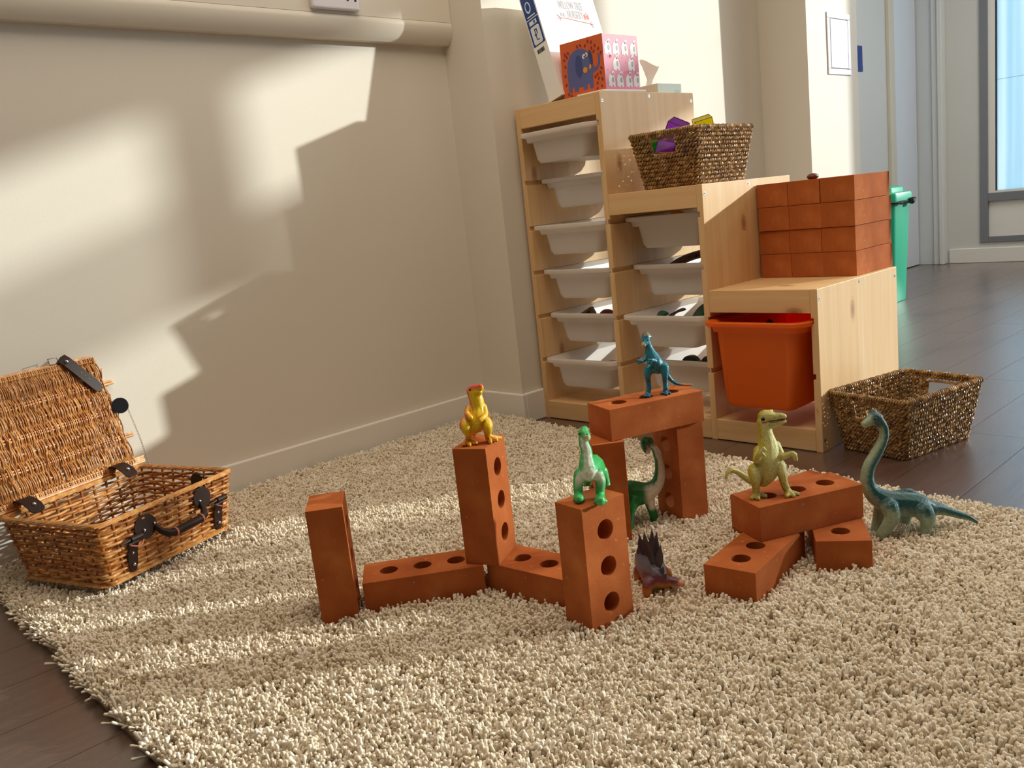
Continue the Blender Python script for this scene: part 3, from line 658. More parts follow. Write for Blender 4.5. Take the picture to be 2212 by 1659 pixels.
# ---------------------------------------------------------------- seagrass baskets
def basket_mesh():
    """woven rows: two twisted strands per row, following a tapering rounded rectangle; hand holes in the short sides"""
    wt, dt, wb, db, h = .2106, .2961, .1671, .245, .141; rows = 13
    def path(u, zf, off=0.0):
        w = wb+(wt-wb)*zf; d = db+(dt-db)*zf; r = .014; w -= 2*off; d -= 2*off
        per = [w-2*r, PI/2*r, d-2*r, PI/2*r]*2; tot = sum(per); s = (u % 1)*tot
        segs = [((-w/2+r, -d/2), (1, 0)), ((w/2-r, -d/2+r), -PI/2), ((w/2, -d/2+r), (0, 1)), ((w/2-r, d/2-r), 0), ((w/2-r, d/2), (-1, 0)), ((-w/2+r, d/2-r), PI/2), ((-w/2, d/2-r), (0, -1)), ((-w/2+r, -d/2+r), PI)]
        for i, p in enumerate(per):
            if s <= p or i == 7:
                a, b = segs[i]
                if i % 2 == 0: return a[0]+b[0]*s, a[1]+b[1]*s, (b[1], -b[0])
                an = b+s/r; return a[0]+r*math.cos(an), a[1]+r*math.sin(an), (math.cos(an), math.sin(an))
            s -= p
    mb = MB(); rnd = random.Random(4)
    inh = lambda x, y, zf: abs(abs(y)-(db+(dt-db)*zf)/2) < .012 and abs(x) < .036 and .62 < zf < .90
    for r in range(rows):
        zf = (r+.5)/rows; z = h*zf; N = 400; turns = 50; ph = rnd.uniform(0, 6)
        for k in (0, 1):
            run = []
            for i in range(N+1):
                u = i/N; x, y, nn = path(u, zf); a = 2*PI*turns*u+k*PI+ph; q = .0033
                wv = .0012*math.sin(2*PI*26*u+(PI if r % 2 else 0))
                p = (x+nn[0]*(q*math.cos(a)+wv), y+nn[1]*(q*math.cos(a)+wv), z+q*math.sin(a)+rnd.uniform(-.0004, .0004))
                if inh(x, y, zf):
                    if len(run) > 3: mb.tube(run, .0031, 5)
                    run = []
                else: run.append(p)
            if len(run) > 3: mb.tube(run, .0031, 5)
    st = MB()                                           # upright stakes behind the rows
    for i in range(44):
        u = (i+.5)/44; p = []
        for j in range(8):
            zf = j/7; x, y, nn = path(u, zf, .0035); 
            if inh(x, y, zf): break
            p.append((x, y, .002+h*zf))
        if len(p) > 1: st.tube(p, .0026, 5)
    rim = MB()
    pts = [path(i/140, 1.0) for i in range(140)]; rim.tube([(x, y, h+.002) for x, y, n_ in pts], .0048, 8, closed=True)
    coil = []
    N = 1500; tn = 150
    for i in range(N+1):
        u = i/N; x, y, nn = path(u, 1.0); a = 2*PI*tn*u; q = .0060+.0007*math.sin(i*1.7); coil.append((x+nn[0]*q*math.cos(a), y+nn[1]*q*math.cos(a), h+.002+q*math.sin(a)))
    rim.tube(coil, .0018, 4)
    for sgn in (-1, 1):                                  # cord around each hand hole
        lp = []
        for i in range(40):
            a = 2*PI*i/40; x = .037*max(-1, min(1, 1.25*math.cos(a))); zf = .755+.135*max(-1, min(1, 1.3*math.sin(a))); y = sgn*((db+(dt-db)*zf)/2); lp.append((x, y, h*zf))
        rim.tube(lp, .0032, 6, closed=True)
    foot = MB(); N = 900; coil = []
    for i in range(N+1):
        u = i/N; x, y, nn = path(u, 0.0); a = 2*PI*120*u; q = .0040; coil.append((x+nn[0]*q*math.cos(a), y+nn[1]*q*math.cos(a), .0055+q*math.sin(a)))
    foot.tube(coil, .0016, 4)
    base = MB().box(-wb/2+.004, wb/2-.004, -db/2+.004, db/2-.004, .001, .006)
    return [(n_, x.mesh(n_)) for n_, x in (('woven_rows', mb), ('stakes', st), ('rim_cord', rim), ('foot_cord', foot), ('woven_base', base))]
BMS = basket_mesh()
def basket(loc, rz, label):
    t = thing('seagrass_basket', label, 'basket', loc, rz, 'brown seagrass baskets with hand holes')
    for n_, me in BMS:
        o = obj(n_, me, M['seagrass'], t)
        if n_ in ('woven_rows', 'stakes'): o['kind'] = 'stuff'
basket((1.0754, .157, .0003), -.2271, 'empty brown seagrass basket on the floor at the right end of the pine unit')
basket((.5051, .1709, H2+.0003), .048, 'brown seagrass basket on the middle pine section, full of coloured blocks')
def cubes():
    spec = [((.447, .068, .789), (.1, .15, .2), 'tint_green', 'green see-through block showing in the basket hand hole'),
            ((.500, .058, .786), (.5, .35, .6), 'tint_purple', 'purple see-through block in the hand hole beside the green one'),
            ((.487, .125, .825), (.3, .5, .4), 'tint_purple', 'purple see-through block rising above the basket rim'),
            ((.535, .185, .827), (.25, -.2, .7), 'tint_yellow', 'yellow see-through block on top at the back of the basket'),
            ((.447, .150, .797), (.2, .3, .1), 'tint_yellow', 'yellow see-through block lower left under the basket rim'),
            ((.553, .075, .775), (.2, .1, .3), 'tint_blue', 'blue see-through block low inside the basket'),
            ((.510, .060, .745), (.1, .1, .2), 'tint_orange', 'orange see-through block deep in the basket'),
            ((.560, .23, .778), (.1, .2, .9), 'tint_green', 'green see-through block at the back of the basket')]
    for p, r, m_, lab in spec:
        s = .0235
        t = thing('see_through_block', lab, 'block', p, group='coloured see-through blocks in the basket'); t.rotation_euler = r
        mb = MB()
        for ax in range(3):
            for sg in (-1, 1):
                lo = [-s, -s, -s]; hi = [s, s, s]
                if sg > 0: lo[ax] = s-.0012
                else: hi[ax] = -s+.0012
                mb.box(lo[0], hi[0], lo[1], hi[1], lo[2], hi[2])
        obj('walls', mb, M[m_], t)
        e = MB(); q = .0009
        for a in (-s, s):
            for b_ in (-s, s): e.box(-s, s, a-q, a+q, b_-q, b_+q).box(a-q, a+q, -s, s, b_-q, b_+q).box(a-q, a+q, b_-q, b_+q, -s, s)
        dk = {'tint_green': '#147A34', 'tint_purple': '#5A3478', 'tint_yellow': '#A8A022', 'tint_orange': '#B05A20', 'tint_blue': '#16388C'}[m_]
        obj('edges', e, mat(dk, .3), t)
cubes()
def green_bin():
    t = thing('waste_bin', 'tall green plastic swing-lid bin behind the stacked bricks', 'bin', (-.02, 2.52, .0))
    mb = MB(); rings = []
    def ring(a, b, z): rings.append([(x, y, z) for x, y in rrect(-a, a, -b, b, .03, .03, 4)])
    for a, b, z in ((.100, .085, 0.002), (.102, .087, .02), (.122, .104, .505), (.122, .104, .51), (.118, .100, .505), (.098, .083, .02)): ring(a, b, z)
    n = len(rings[0])
    for r in rings: mb.v += r
    for i in range(len(rings)-1):
        for k in range(n): mb.f.append((i*n+k, i*n+(k+1) % n, (i+1)*n+(k+1) % n, (i+1)*n+k))
    mb.f.append(tuple(range(n-1, -1, -1))); mb.f.append(tuple(range((len(rings)-1)*n, len(rings)*n)))
    obj('body', mb, M['green_bin'], t, smooth=True)
    mb = MB(); rings = []
    for a, b, z in ((.130, .112, .500), (.131, .113, .530), (.128, .110, .540), (.100, .090, .545), (.098, .085, .566), (.080, .07, .572)): ring(a, b, z)
    for r in rings: mb.v += r
    for i in range(len(rings)-1):
        for k in range(n): mb.f.append((i*n+k, i*n+(k+1) % n, (i+1)*n+(k+1) % n, (i+1)*n+k))
    mb.f.append(tuple(range(n-1, -1, -1))); mb.f.append(tuple(range((len(rings)-1)*n, len(rings)*n)))
    obj('lid', mb, M['green_bin'], t, smooth=True)
    bg = MB(); rnd = random.Random(1)
    N = 60; pts = []
    for i in range(N):
        a = 2*PI*i/N; pts.append(((.131+.006*rnd.random())*max(-1, min(1, 1.25*math.cos(a))), (.114+.006*rnd.random())*max(-1, min(1, 1.25*math.sin(a))), .497-.008*rnd.random()))
    bg.tube(pts, .006, 5, closed=True); bg.tube([(.120, .05, .498), (.150, .062, .495), (.158, .07, .508)], [.010, .016, .004], 6); bg.tube([(.120, .06, .495), (.145, .07, .482)], [.010, .006], 6)
    obj('bin_liner', bg, M['black_plastic'], t)
green_bin()
# ---------------------------------------------------------------- wicker hamper
def hamper():
    t = thing('wicker_hamper', 'open wicker hamper with brown leather handle on the rug by the wall', 'hamper', (.0660, -1.3442, .038), .3467)
    wt, dt, wb, db, h = .284, .349, .238, .322, .130
    r_ = .016
    def path(u, zf):
        w = wb+(wt-wb)*zf; d = db+(dt-db)*zf; r = r_
        per = [w-2*r, PI/2*r, d-2*r, PI/2*r]*2; tot = sum(per); s = (u % 1)*tot
        segs = [((-w/2+r, -d/2), (1, 0)), ((w/2-r, -d/2+r), -PI/2), ((w/2, -d/2+r), (0, 1)), ((w/2-r, d/2-r), 0), ((w/2-r, d/2), (-1, 0)), ((-w/2+r, d/2-r), PI/2), ((-w/2, d/2-r), (0, -1)), ((-w/2+r, -d/2+r), PI)]
        for i, p in enumerate(per):
            if s <= p or i == 7:
                a, b = segs[i]
                if i % 2 == 0: return a[0]+b[0]*s, a[1]+b[1]*s, b[1], -b[0]
                an = b+s/r; return a[0]+r*math.cos(an), a[1]+r*math.sin(an), math.cos(an), math.sin(an)
            s -= p
    rnd = random.Random(11); NS = 38
    w1, w2 = MB(), MB(); rows = 17
    for r in range(rows):
        zf0 = .05+.86*(r/(rows-1)); N = NS*8; run = []; start = rnd.random()
        for i in range(N+1):
            u = i/N; zf = zf0+.012*math.sin(2*PI*3*u+r)
            x, y, nx, ny = path(u+start, zf); wv = .0036*math.cos(PI*NS*(u+start)+PI*r)
            run.append((x+nx*wv, y+ny*wv, h*zf))
        (w2 if rnd.random() < .55 else w1).tube(run, .0031+rnd.uniform(-.0004, .0005), 6, caps=False)
    o = obj('woven_side', w1, M['wicker'], t, smooth='all'); o['kind'] = 'stuff'
    o = obj('woven_side', w2, M['wicker_light'], t, smooth='all'); o['kind'] = 'stuff'
    st = MB()
    for i in range(NS):
        u = i/NS; a = path(u, 0); b = path(u, .97); st.tube([(a[0], a[1], .002), (b[0], b[1], h*.97)], .0027, 6)
    obj('stakes', st, M['wicker'], t, smooth=True)['kind'] = 'stuff'
    # thick sloping strokes low on the sides and at the rim: bundles of slanting rods
    rim = MB()
    for band, (z0, z1) in enumerate(((.93, 1.02), (.0, .09))):
        NB = 56
        for i in range(NB):
            u0 = i/NB; pts = []
            for j in range(7):
                q = j/6; u = u0+q*(.085); zf = z0+(z1-z0)*(.15+.7*math.sin(PI*(.12+.76*q))) if band == 0 else z0+(z1-z0)*(.1+.8*q)
                x, y, nx, ny = path(u, min(max(zf, 0), 1)); o_ = .0055*math.cos(PI*q*1.0)+.001; pts.append((x+nx*o_, y+ny*o_, h*zf+.0015))
            rim.tube(pts, [.0014, .0030, .0033, .0034, .0033, .0030, .0014], 6)
    obj('braided_rim', rim, M['wicker_light'], t, smooth=True)['kind'] = 'stuff'
    bt = MB()
    for i in range(26):
        y = -db/2+.01+(db-.02)*i/25; bt.tube([(-wb/2+.004, y, .005), (wb/2-.004, y, .005)], .0056, 6)
    obj('woven_bottom', bt, M['wicker'], t, smooth=True)['kind'] = 'stuff'
    # lid: hinged on the left (-x) top edge and leaning back
    lw = dt-.004; ll = .262; tilt = math.radians(107)
    ex = Vector((math.cos(tilt), 0, math.sin(tilt))); ey = Vector((0, 1, 0)); n_ = ex.cross(ey)*-1
    org = Vector((-wt/2-.002, 0, h+.012))
    def LP(a, b, c=0): return org+ex*a+ey*b+n_*c      # a from hinge to free edge, b along width
    NR = 9; rods = [ll*(i/(NR-1)) for i in range(NR)]
    a1, a2 = MB(), MB(); NW = 150
    for i in range(NW):
        b = -lw/2+.004+(lw-.008)*i/(NW-1); wig = rnd.uniform(-.0010, .0010); k = i % 2; P = []; N = 44; sl = rnd.uniform(-.002, .002)
        for j in range(N+1):
            a = ll*j/N; wv = .0036*math.cos(PI*(NR-1)*a/ll+PI*(i//1)); P.append(LP(a, b+wig+sl*math.sin(PI*a/ll*2)+.0012*math.sin(9*a/ll+i), wv))
        (a1 if rnd.random() < .45 else a2).tube(P, .00145+rnd.uniform(-.0002, .0003), 5, caps=False)
        if rnd.random() < .5:
            a = rnd.uniform(.03, ll-.04); P = [LP(a, b, .002), LP(a+.012, b+.001, .007), LP(a+.02, b+.002, .010)]; a2.tube(P, .0014, 5)
    lid = obj('lid', a1, M['wicker'], t, smooth='all')
    obj('lid_weave', a2, M['wicker_light'], lid, smooth='all')['kind'] = 'stuff'
    rd = MB()
    for k, a in enumerate(rods):
        if k in (0, NR-1): offs = (-.004, 0, .004, .008) if k == 0 else (-.008, -.004, 0, .003)
        elif k % 2 == 0: offs = (-.003, .003)
        else: offs = (-.0015,)
        ext = .018 if (k % 2 == 0) else -.002
        for q in offs: rd.tube([LP(a+q, -lw/2-.016), LP(a+q, lw/2+ext+rnd.uniform(-.003, .003))], .0030 if len(offs) > 1 else .0024, 8)
    obj('lid_rods', rd, M['wicker_light'], lid, smooth=True)['kind'] = 'stuff'
    # leather: hinge straps, closing strap, handle with pads, buckles
    def strap(name, pts, width, wdir, th=.0022, m_=M['leather'], parent=t, round_end=True):
        pts = [Vector(p) for p in pts]; wd = Vector(wdir).normalized(); mb = MB(); N = len(pts)
        for i, p in enumerate(pts):
            tg = (pts[min(i+1, N-1)]-pts[max(i-1, 0)]).normalized(); nn = tg.cross(wd).normalized()
            w = width/2
            if round_end and i == N-1: w *= .45
            if round_end and i == N-2: w *= .92
            for s1, s2 in ((-1, -1), (1, -1), (1, 1), (-1, 1)): mb.v.append(tuple(p+wd*w*s1+nn*th/2*s2))
        for i in range(N-1):
            for k in range(4): mb.f.append((i*4+k, i*4+(k+1) % 4, (i+1)*4+(k+1) % 4, (i+1)*4+k))
        mb.f += [(3, 2, 1, 0), tuple((N-1)*4+k for k in range(4))]
        return obj(name, mb, m_, parent, bevel=.0006)
    def stud(p, n__, r, parent): return obj('rivet', MB().sphere(p, r, 12, 6, (1, 1, 1)), M['metal'], parent, smooth='all')
    for y in (-.125, .108):
        x0 = -wt/2
        P = [(x0-.004, y, h+.020), (x0+.004, y, h+.0245), (x0+.014, y, h+.0245), (x0+.026, y, h+.021), (x0+.040, y, h+.014), (x0+.050, y, h+.004), (x0+.054, y, h+.000)]
        s_ = strap('hinge_strap', P, .034, (0, 1, 0)); stud((x0+.041, y, h+.0155), None, .0045, s_)
    P = [LP(ll+.004, .085, -.004), LP(ll+.014, .088, .004), LP(ll+.008, .094, .012)]
    dirv = Vector((0, .60, -.80)).normalized(); c0 = LP(ll+.008, .088, .012)
    P = [LP(ll-.006, .078, -.006), LP(ll+.010, .081, -.001), LP(ll+.012, .086, .008)]+[LP(ll+.006-.80*q, .090+.55*q, .012) for q in (.006, .03, .06, .085, .098, .106)]
    s_ = strap('closing_strap', P, .026, ey*.80+ex*.55); stud(LP(ll+.002, .091, .0135), None, .0045, s_)
    k = MB()
    for q in (.045, .056, .067): k.sphere(LP(ll+.006-.80*q, .090+.55*q, .0135), .0014, 8, 5)
    obj('strap_hole', k, mat('#B79A5A', .4), s_)
    obj('buckle', MB().tube([LP(ll+.004, .056, .004), LP(ll+.004, .078, .004), LP(ll+.018, .078, .004), LP(ll+.018, .056, .004)], .0011, 6, closed=True), mat('#7A4A34', .35), lid)
    # dark round leather stay with a little chain at the lid's right edge
    c0 = LP(ll*.52, lw/2+.002, .016)
    mb = MB().cyl((0, 0, -.002), (0, 0, .002), .0185, n=24)
    q = (Vector((.85, -.5, .2))).to_track_quat('Z', 'Y').to_matrix().to_4x4(); mb.v = [tuple(c0+(q@Vector(v))) for v in mb.v]
    s_ = obj('leather_stay', mb, M['black_plastic'], t, bevel=.001)
    ch = MB(); A, Z = c0+Vector((.006, .014, -.012)), Vector((-wt/2+.035, dt/2-.004, h+.010))
    for i in range(26):
        u = i/25; p = A.lerp(Z, u)+Vector((0, .004*math.sin(PI*u), -.006*math.sin(PI*u))); ax = Vector((1, 0, 0)) if i % 2 else Vector((0, 1, 0)); d_ = (Z-A).normalized()
        ch.tube([p+d_*.0034*math.cos(a)+ax*.0020*math.sin(a) for a in [2*PI*j/8 for j in range(8)]], .0005, 4, closed=True)
    obj('chain', ch, mat('#8A8070', .3), s_)['kind'] = 'stuff'
    # front face hardware, x = +wt/2 side
    def fx(zf): return (wb+(wt-wb)*zf)/2
    def pad(y, zf, r, sz=1.0):
        x = fx(zf)+.008; mb = MB(); n = 22; nn = Vector((1, 0, .12)).normalized()
        P = [(0, r*math.cos(a)*(1.0), r*sz*math.sin(a)) for a in [2*PI*i/n for i in range(n)]]
        mb.v = [(x+p[0]-.0011, y+p[1], h*zf+p[2]) for p in P]+[(x+.0012, y+p[1], h*zf+p[2]) for p in P]
        mb.f = [tuple(range(n-1, -1, -1)), tuple(range(n, 2*n))]+[(i, (i+1) % n, n+(i+1) % n, n+i) for i in range(n)]
        return obj('handle_pad', mb, M['leather'], t, bevel=.0008)
    p1 = pad(-.072, .72, .027, .92); p2 = pad(.078, .78, .024, .95)
    stud((fx(.7)+.011, -.078, h*.68), None, .0034, p1); stud((fx(.7)+.011, -.052, h*.72), None, .0030, p1); stud((fx(.7)+.011, .070, h*.74), None, .0030, p2)
    hd = MB(); X = fx(.6)
    hd.tube([(X+.012, -.050, h*.66), (X+.022, -.046, h*.58), (X+.030, -.036, h*.52), (X+.032, -.020, h*.50)], [.005, .0065, .008, .0085], 10)
    hd.tube([(X+.032, -.022, h*.50), (X+.032, .050, h*.52)], .0088, 12)
    hd.tube([(X+.032, .048, h*.52), (X+.030, .060, h*.55), (X+.022, .068, h*.62), (X+.012, .072, h*.70)], [.0085, .008, .0065, .005], 10)
    hn = obj('handle', hd, M['leather'], t, smooth=True)
    for ya, yb, zz in ((-.024, -.020, h*.50), (.046, .050, h*.52)): obj('handle_wrap', MB().tube([(X+.032, ya, zz), (X+.032, yb, zz)], .0100, 12), M['leather_edge'], hn)
    for y in (-.106, .122):
        P = [(fx(.60)+.010, y, h*.62), (fx(.55)+.013, y, h*.56), (fx(.4)+.008, y, h*.42), (fx(.2)+.008, y, h*.22), (fx(.1)+.008, y, h*.10)]
        s_ = strap('front_strap', P, .024, (0, 1, 0)); stud((fx(.2)+.0105, y, h*.22), None, .0038, s_); stud((fx(.3)+.0105, y, h*.40), None, .0030, s_)
        rl = MB().tube([(fx(.6)+.017, y-.010, h*.64), (fx(.6)+.017, y+.016, h*.64)], .0062, 12); obj('strap_roll', rl, M['leather'], s_, smooth=True)
        lp = MB(); N = 12; lp.tube([(fx(.6)+.019+.006*math.sin(PI*i/N), y-.014+.032*i/N, h*.57-.006*math.sin(PI*i/N)) for i in range(N+1)], .0016, 6); obj('strap_loop', lp, M['leather_edge'], s_, smooth=True)
        pin = MB().tube([(fx(.6)+.017, y-.034, h*.62), (fx(.6)+.017, y-.008, h*.645)], [.002, .0036], 8); obj('peg', pin, M['leather'], s_, smooth=True)
    obj('rivet', MB().sphere((0+.02, -dt/2-.005, h*.60), .0036, 10, 6), M['metal'], t, smooth='all')
    mb = MB().cyl((0, 0, 0), (0, .0025, 0), .019, n=22); mb.v = [(x+.045, y+dt/2-.012, z_+h*.80) for x, y, z_ in mb.v]; obj('leather_disc', mb, M['black_plastic'], t)
    return t
hamper()
# ---------------------------------------------------------------- rug
def rug():
    c = [Vector((-.176, -1.578, 0)), Vector((2.35, -1.668, 0)), Vector((2.35, -.350, 0)), Vector((-.160, -.100, 0))]
    bk = MB(); rb = 28; bm_ = []
    top = [(p.x, p.y, .007) for p in c]; bot = [(p.x, p.y, .0005) for p in c]
    bk.v = bot+top; bk.f = [(3, 2, 1, 0), (4, 5, 6, 7)]+[(i, (i+1) % 4, 4+(i+1) % 4, 4+i) for i in range(4)]
    r = tag(obj('rug', bk, M['rug_back']), 'deep cream shaggy rug covering most of the floor', 'rug')
    # tuft variants: bundles of twisted yarns with blunt ends
    lib = bpy.data.collections.new('tuft_library'); rnd = random.Random(21)
    for vi in range(10):
        mb = MB(); ny = 10
        for k in range(ny):
            a = rnd.uniform(0, 2*PI); q = .0075*math.sqrt(rnd.random()); p = Vector((q*math.cos(a), q*math.sin(a), 0)); L = rnd.uniform(.021, .032)
            lean = Vector((rnd.gauss(0, .40), rnd.gauss(0, .40), 1)).normalized(); bend = Vector((rnd.gauss(0, .28), rnd.gauss(0, .28), 0)); P = []; R_ = []
            prof = [.60, .70, .86, 1.04, 1.22, .98, .4]; hs = [0, .3, .55, .78, .92, .985, 1.0]
            rad = rnd.uniform(.0016, .0023)
            for s_, pr in zip(hs, prof): P.append(p+lean*L*s_+bend*L*s_*s_*.55-Vector((0, 0, .25*L*s_*s_*bend.length))); R_.append(rad*pr)
            mb.tube(P, R_, 6)
        me = mb.mesh('tuft'); me.materials.append(M['yarn']); me.shade_smooth(); o = bpy.data.objects.new('tuft', me); lib.objects.link(o)
    pts, rots, scl, idx = [], [], [], []
    stp = .0122; s = 0
    bx0, bx1, by0, by1 = -.19, 2.36, -1.68, -.09
    def inside(poly, x, y, m=0.0):
        n = len(poly)
        for i in range(n):
            a, b = poly[i], poly[(i+1) % n]
            if (b.x-a.x)*(y-a.y)-(b.y-a.y)*(x-a.x) < m*math.hypot(b.x-a.x, b.y-a.y): return False
        return True
    hx, hy, ha = .0594, -1.3442, .3467; ch, sh = math.cos(-ha), math.sin(-ha)
    x = bx0
    while x < bx1:
        y = by0
        while y < by1:
            px, py = x+rnd.uniform(-.005, .005), y+rnd.uniform(-.005, .005); y += stp
            if not inside(c, px, py, .004): continue
            if any(inside(f, px, py, .004) for f in FOOT): continue
            dx, dy = px-hx, py-hy; lx, ly = dx*ch-dy*sh, dx*sh+dy*ch
            sq = .88 if (abs(lx) < .125 and abs(ly) < .163) else 1.0
            # lean outwards near the edges, droop over; slow waves in the lie of the pile elsewhere
            tx = .38*math.sin(px*7+py*3)+.25*math.sin(py*17+1+px*5)+rnd.gauss(0, .22); ty = .34*math.sin(py*9-px*4)+.25*math.sin(px*19+2)+rnd.gauss(0, .22)
            de = []
            for i in range(4):
                a, b = c[i], c[(i+1) % 4]; L = math.hypot(b.x-a.x, b.y-a.y); dd = ((b.x-a.x)*(py-a.y)-(b.y-a.y)*(px-a.x))/L
                if dd < .03: w = (1-dd/.03)*1.05; tx += w*(b.y-a.y)/L*(1 if i != 3 else .2); ty += w*-(b.x-a.x)/L
            z = Vector((tx*.55, ty*.55, 1)).normalized(); qt = z.to_track_quat('Z', 'Y'); e = (qt.to_matrix().to_4x4()@Matrix.Rotation(rnd.uniform(0, 2*PI), 4, 'Z')).to_euler()
            pts.append((px, py, .005)); rots.append(tuple(e)); scl.append(rnd.uniform(.82, 1.12)*sq); idx.append(rnd.randrange(10))
        x += stp
    me = bpy.data.meshes.new('pile'); me.from_pydata(pts, [], [])
    at = me.attributes.new('rot', 'FLOAT_VECTOR', 'POINT'); at.data.foreach_set('vector', [v for e in rots for v in e])
    at = me.attributes.new('scl', 'FLOAT', 'POINT'); at.data.foreach_set('value', scl)
    at = me.attributes.new('idx', 'INT', 'POINT'); at.data.foreach_set('value', idx)
    o = bpy.data.objects.new('pile', me); C.objects.link(o); o.parent = r; o['kind'] = 'stuff'; me.materials.append(M['yarn'])
    ng = bpy.data.node_groups.new('pile_nodes', 'GeometryNodeTree')
    ng.interface.new_socket('Geometry', in_out='INPUT', socket_type='NodeSocketGeometry'); ng.interface.new_socket('Geometry', in_out='OUTPUT', socket_type='NodeSocketGeometry')
    N = ng.nodes; gi = N.new('NodeGroupInput'); go = N.new('NodeGroupOutput'); ip = N.new('GeometryNodeInstanceOnPoints'); ci = N.new('GeometryNodeCollectionInfo')
    ci.inputs[0].default_value = lib; ci.inputs[1].default_value = True; ci.inputs[2].default_value = True
    def na(nm, ty):
        q = N.new('GeometryNodeInputNamedAttribute'); q.data_type = ty; q.inputs[0].default_value = nm; return q.outputs[0]
    e2r = N.new('FunctionNodeEulerToRotation'); ng.links.new(na('rot', 'FLOAT_VECTOR'), e2r.inputs[0])
    ng.links.new(gi.outputs[0], ip.inputs['Points']); ng.links.new(ci.outputs[0], ip.inputs['Instance']); ip.inputs['Pick Instance'].default_value = True
    ng.links.new(na('idx', 'INT'), ip.inputs['Instance Index']); ng.links.new(e2r.outputs[0], ip.inputs['Rotation']); ng.links.new(na('scl', 'FLOAT'), ip.inputs['Scale'])
    ng.links.new(ip.outputs[0], go.inputs[0])
    md = o.modifiers.new('pile', 'NODES'); md.node_group = ng
    print('tufts', len(pts))
rug()
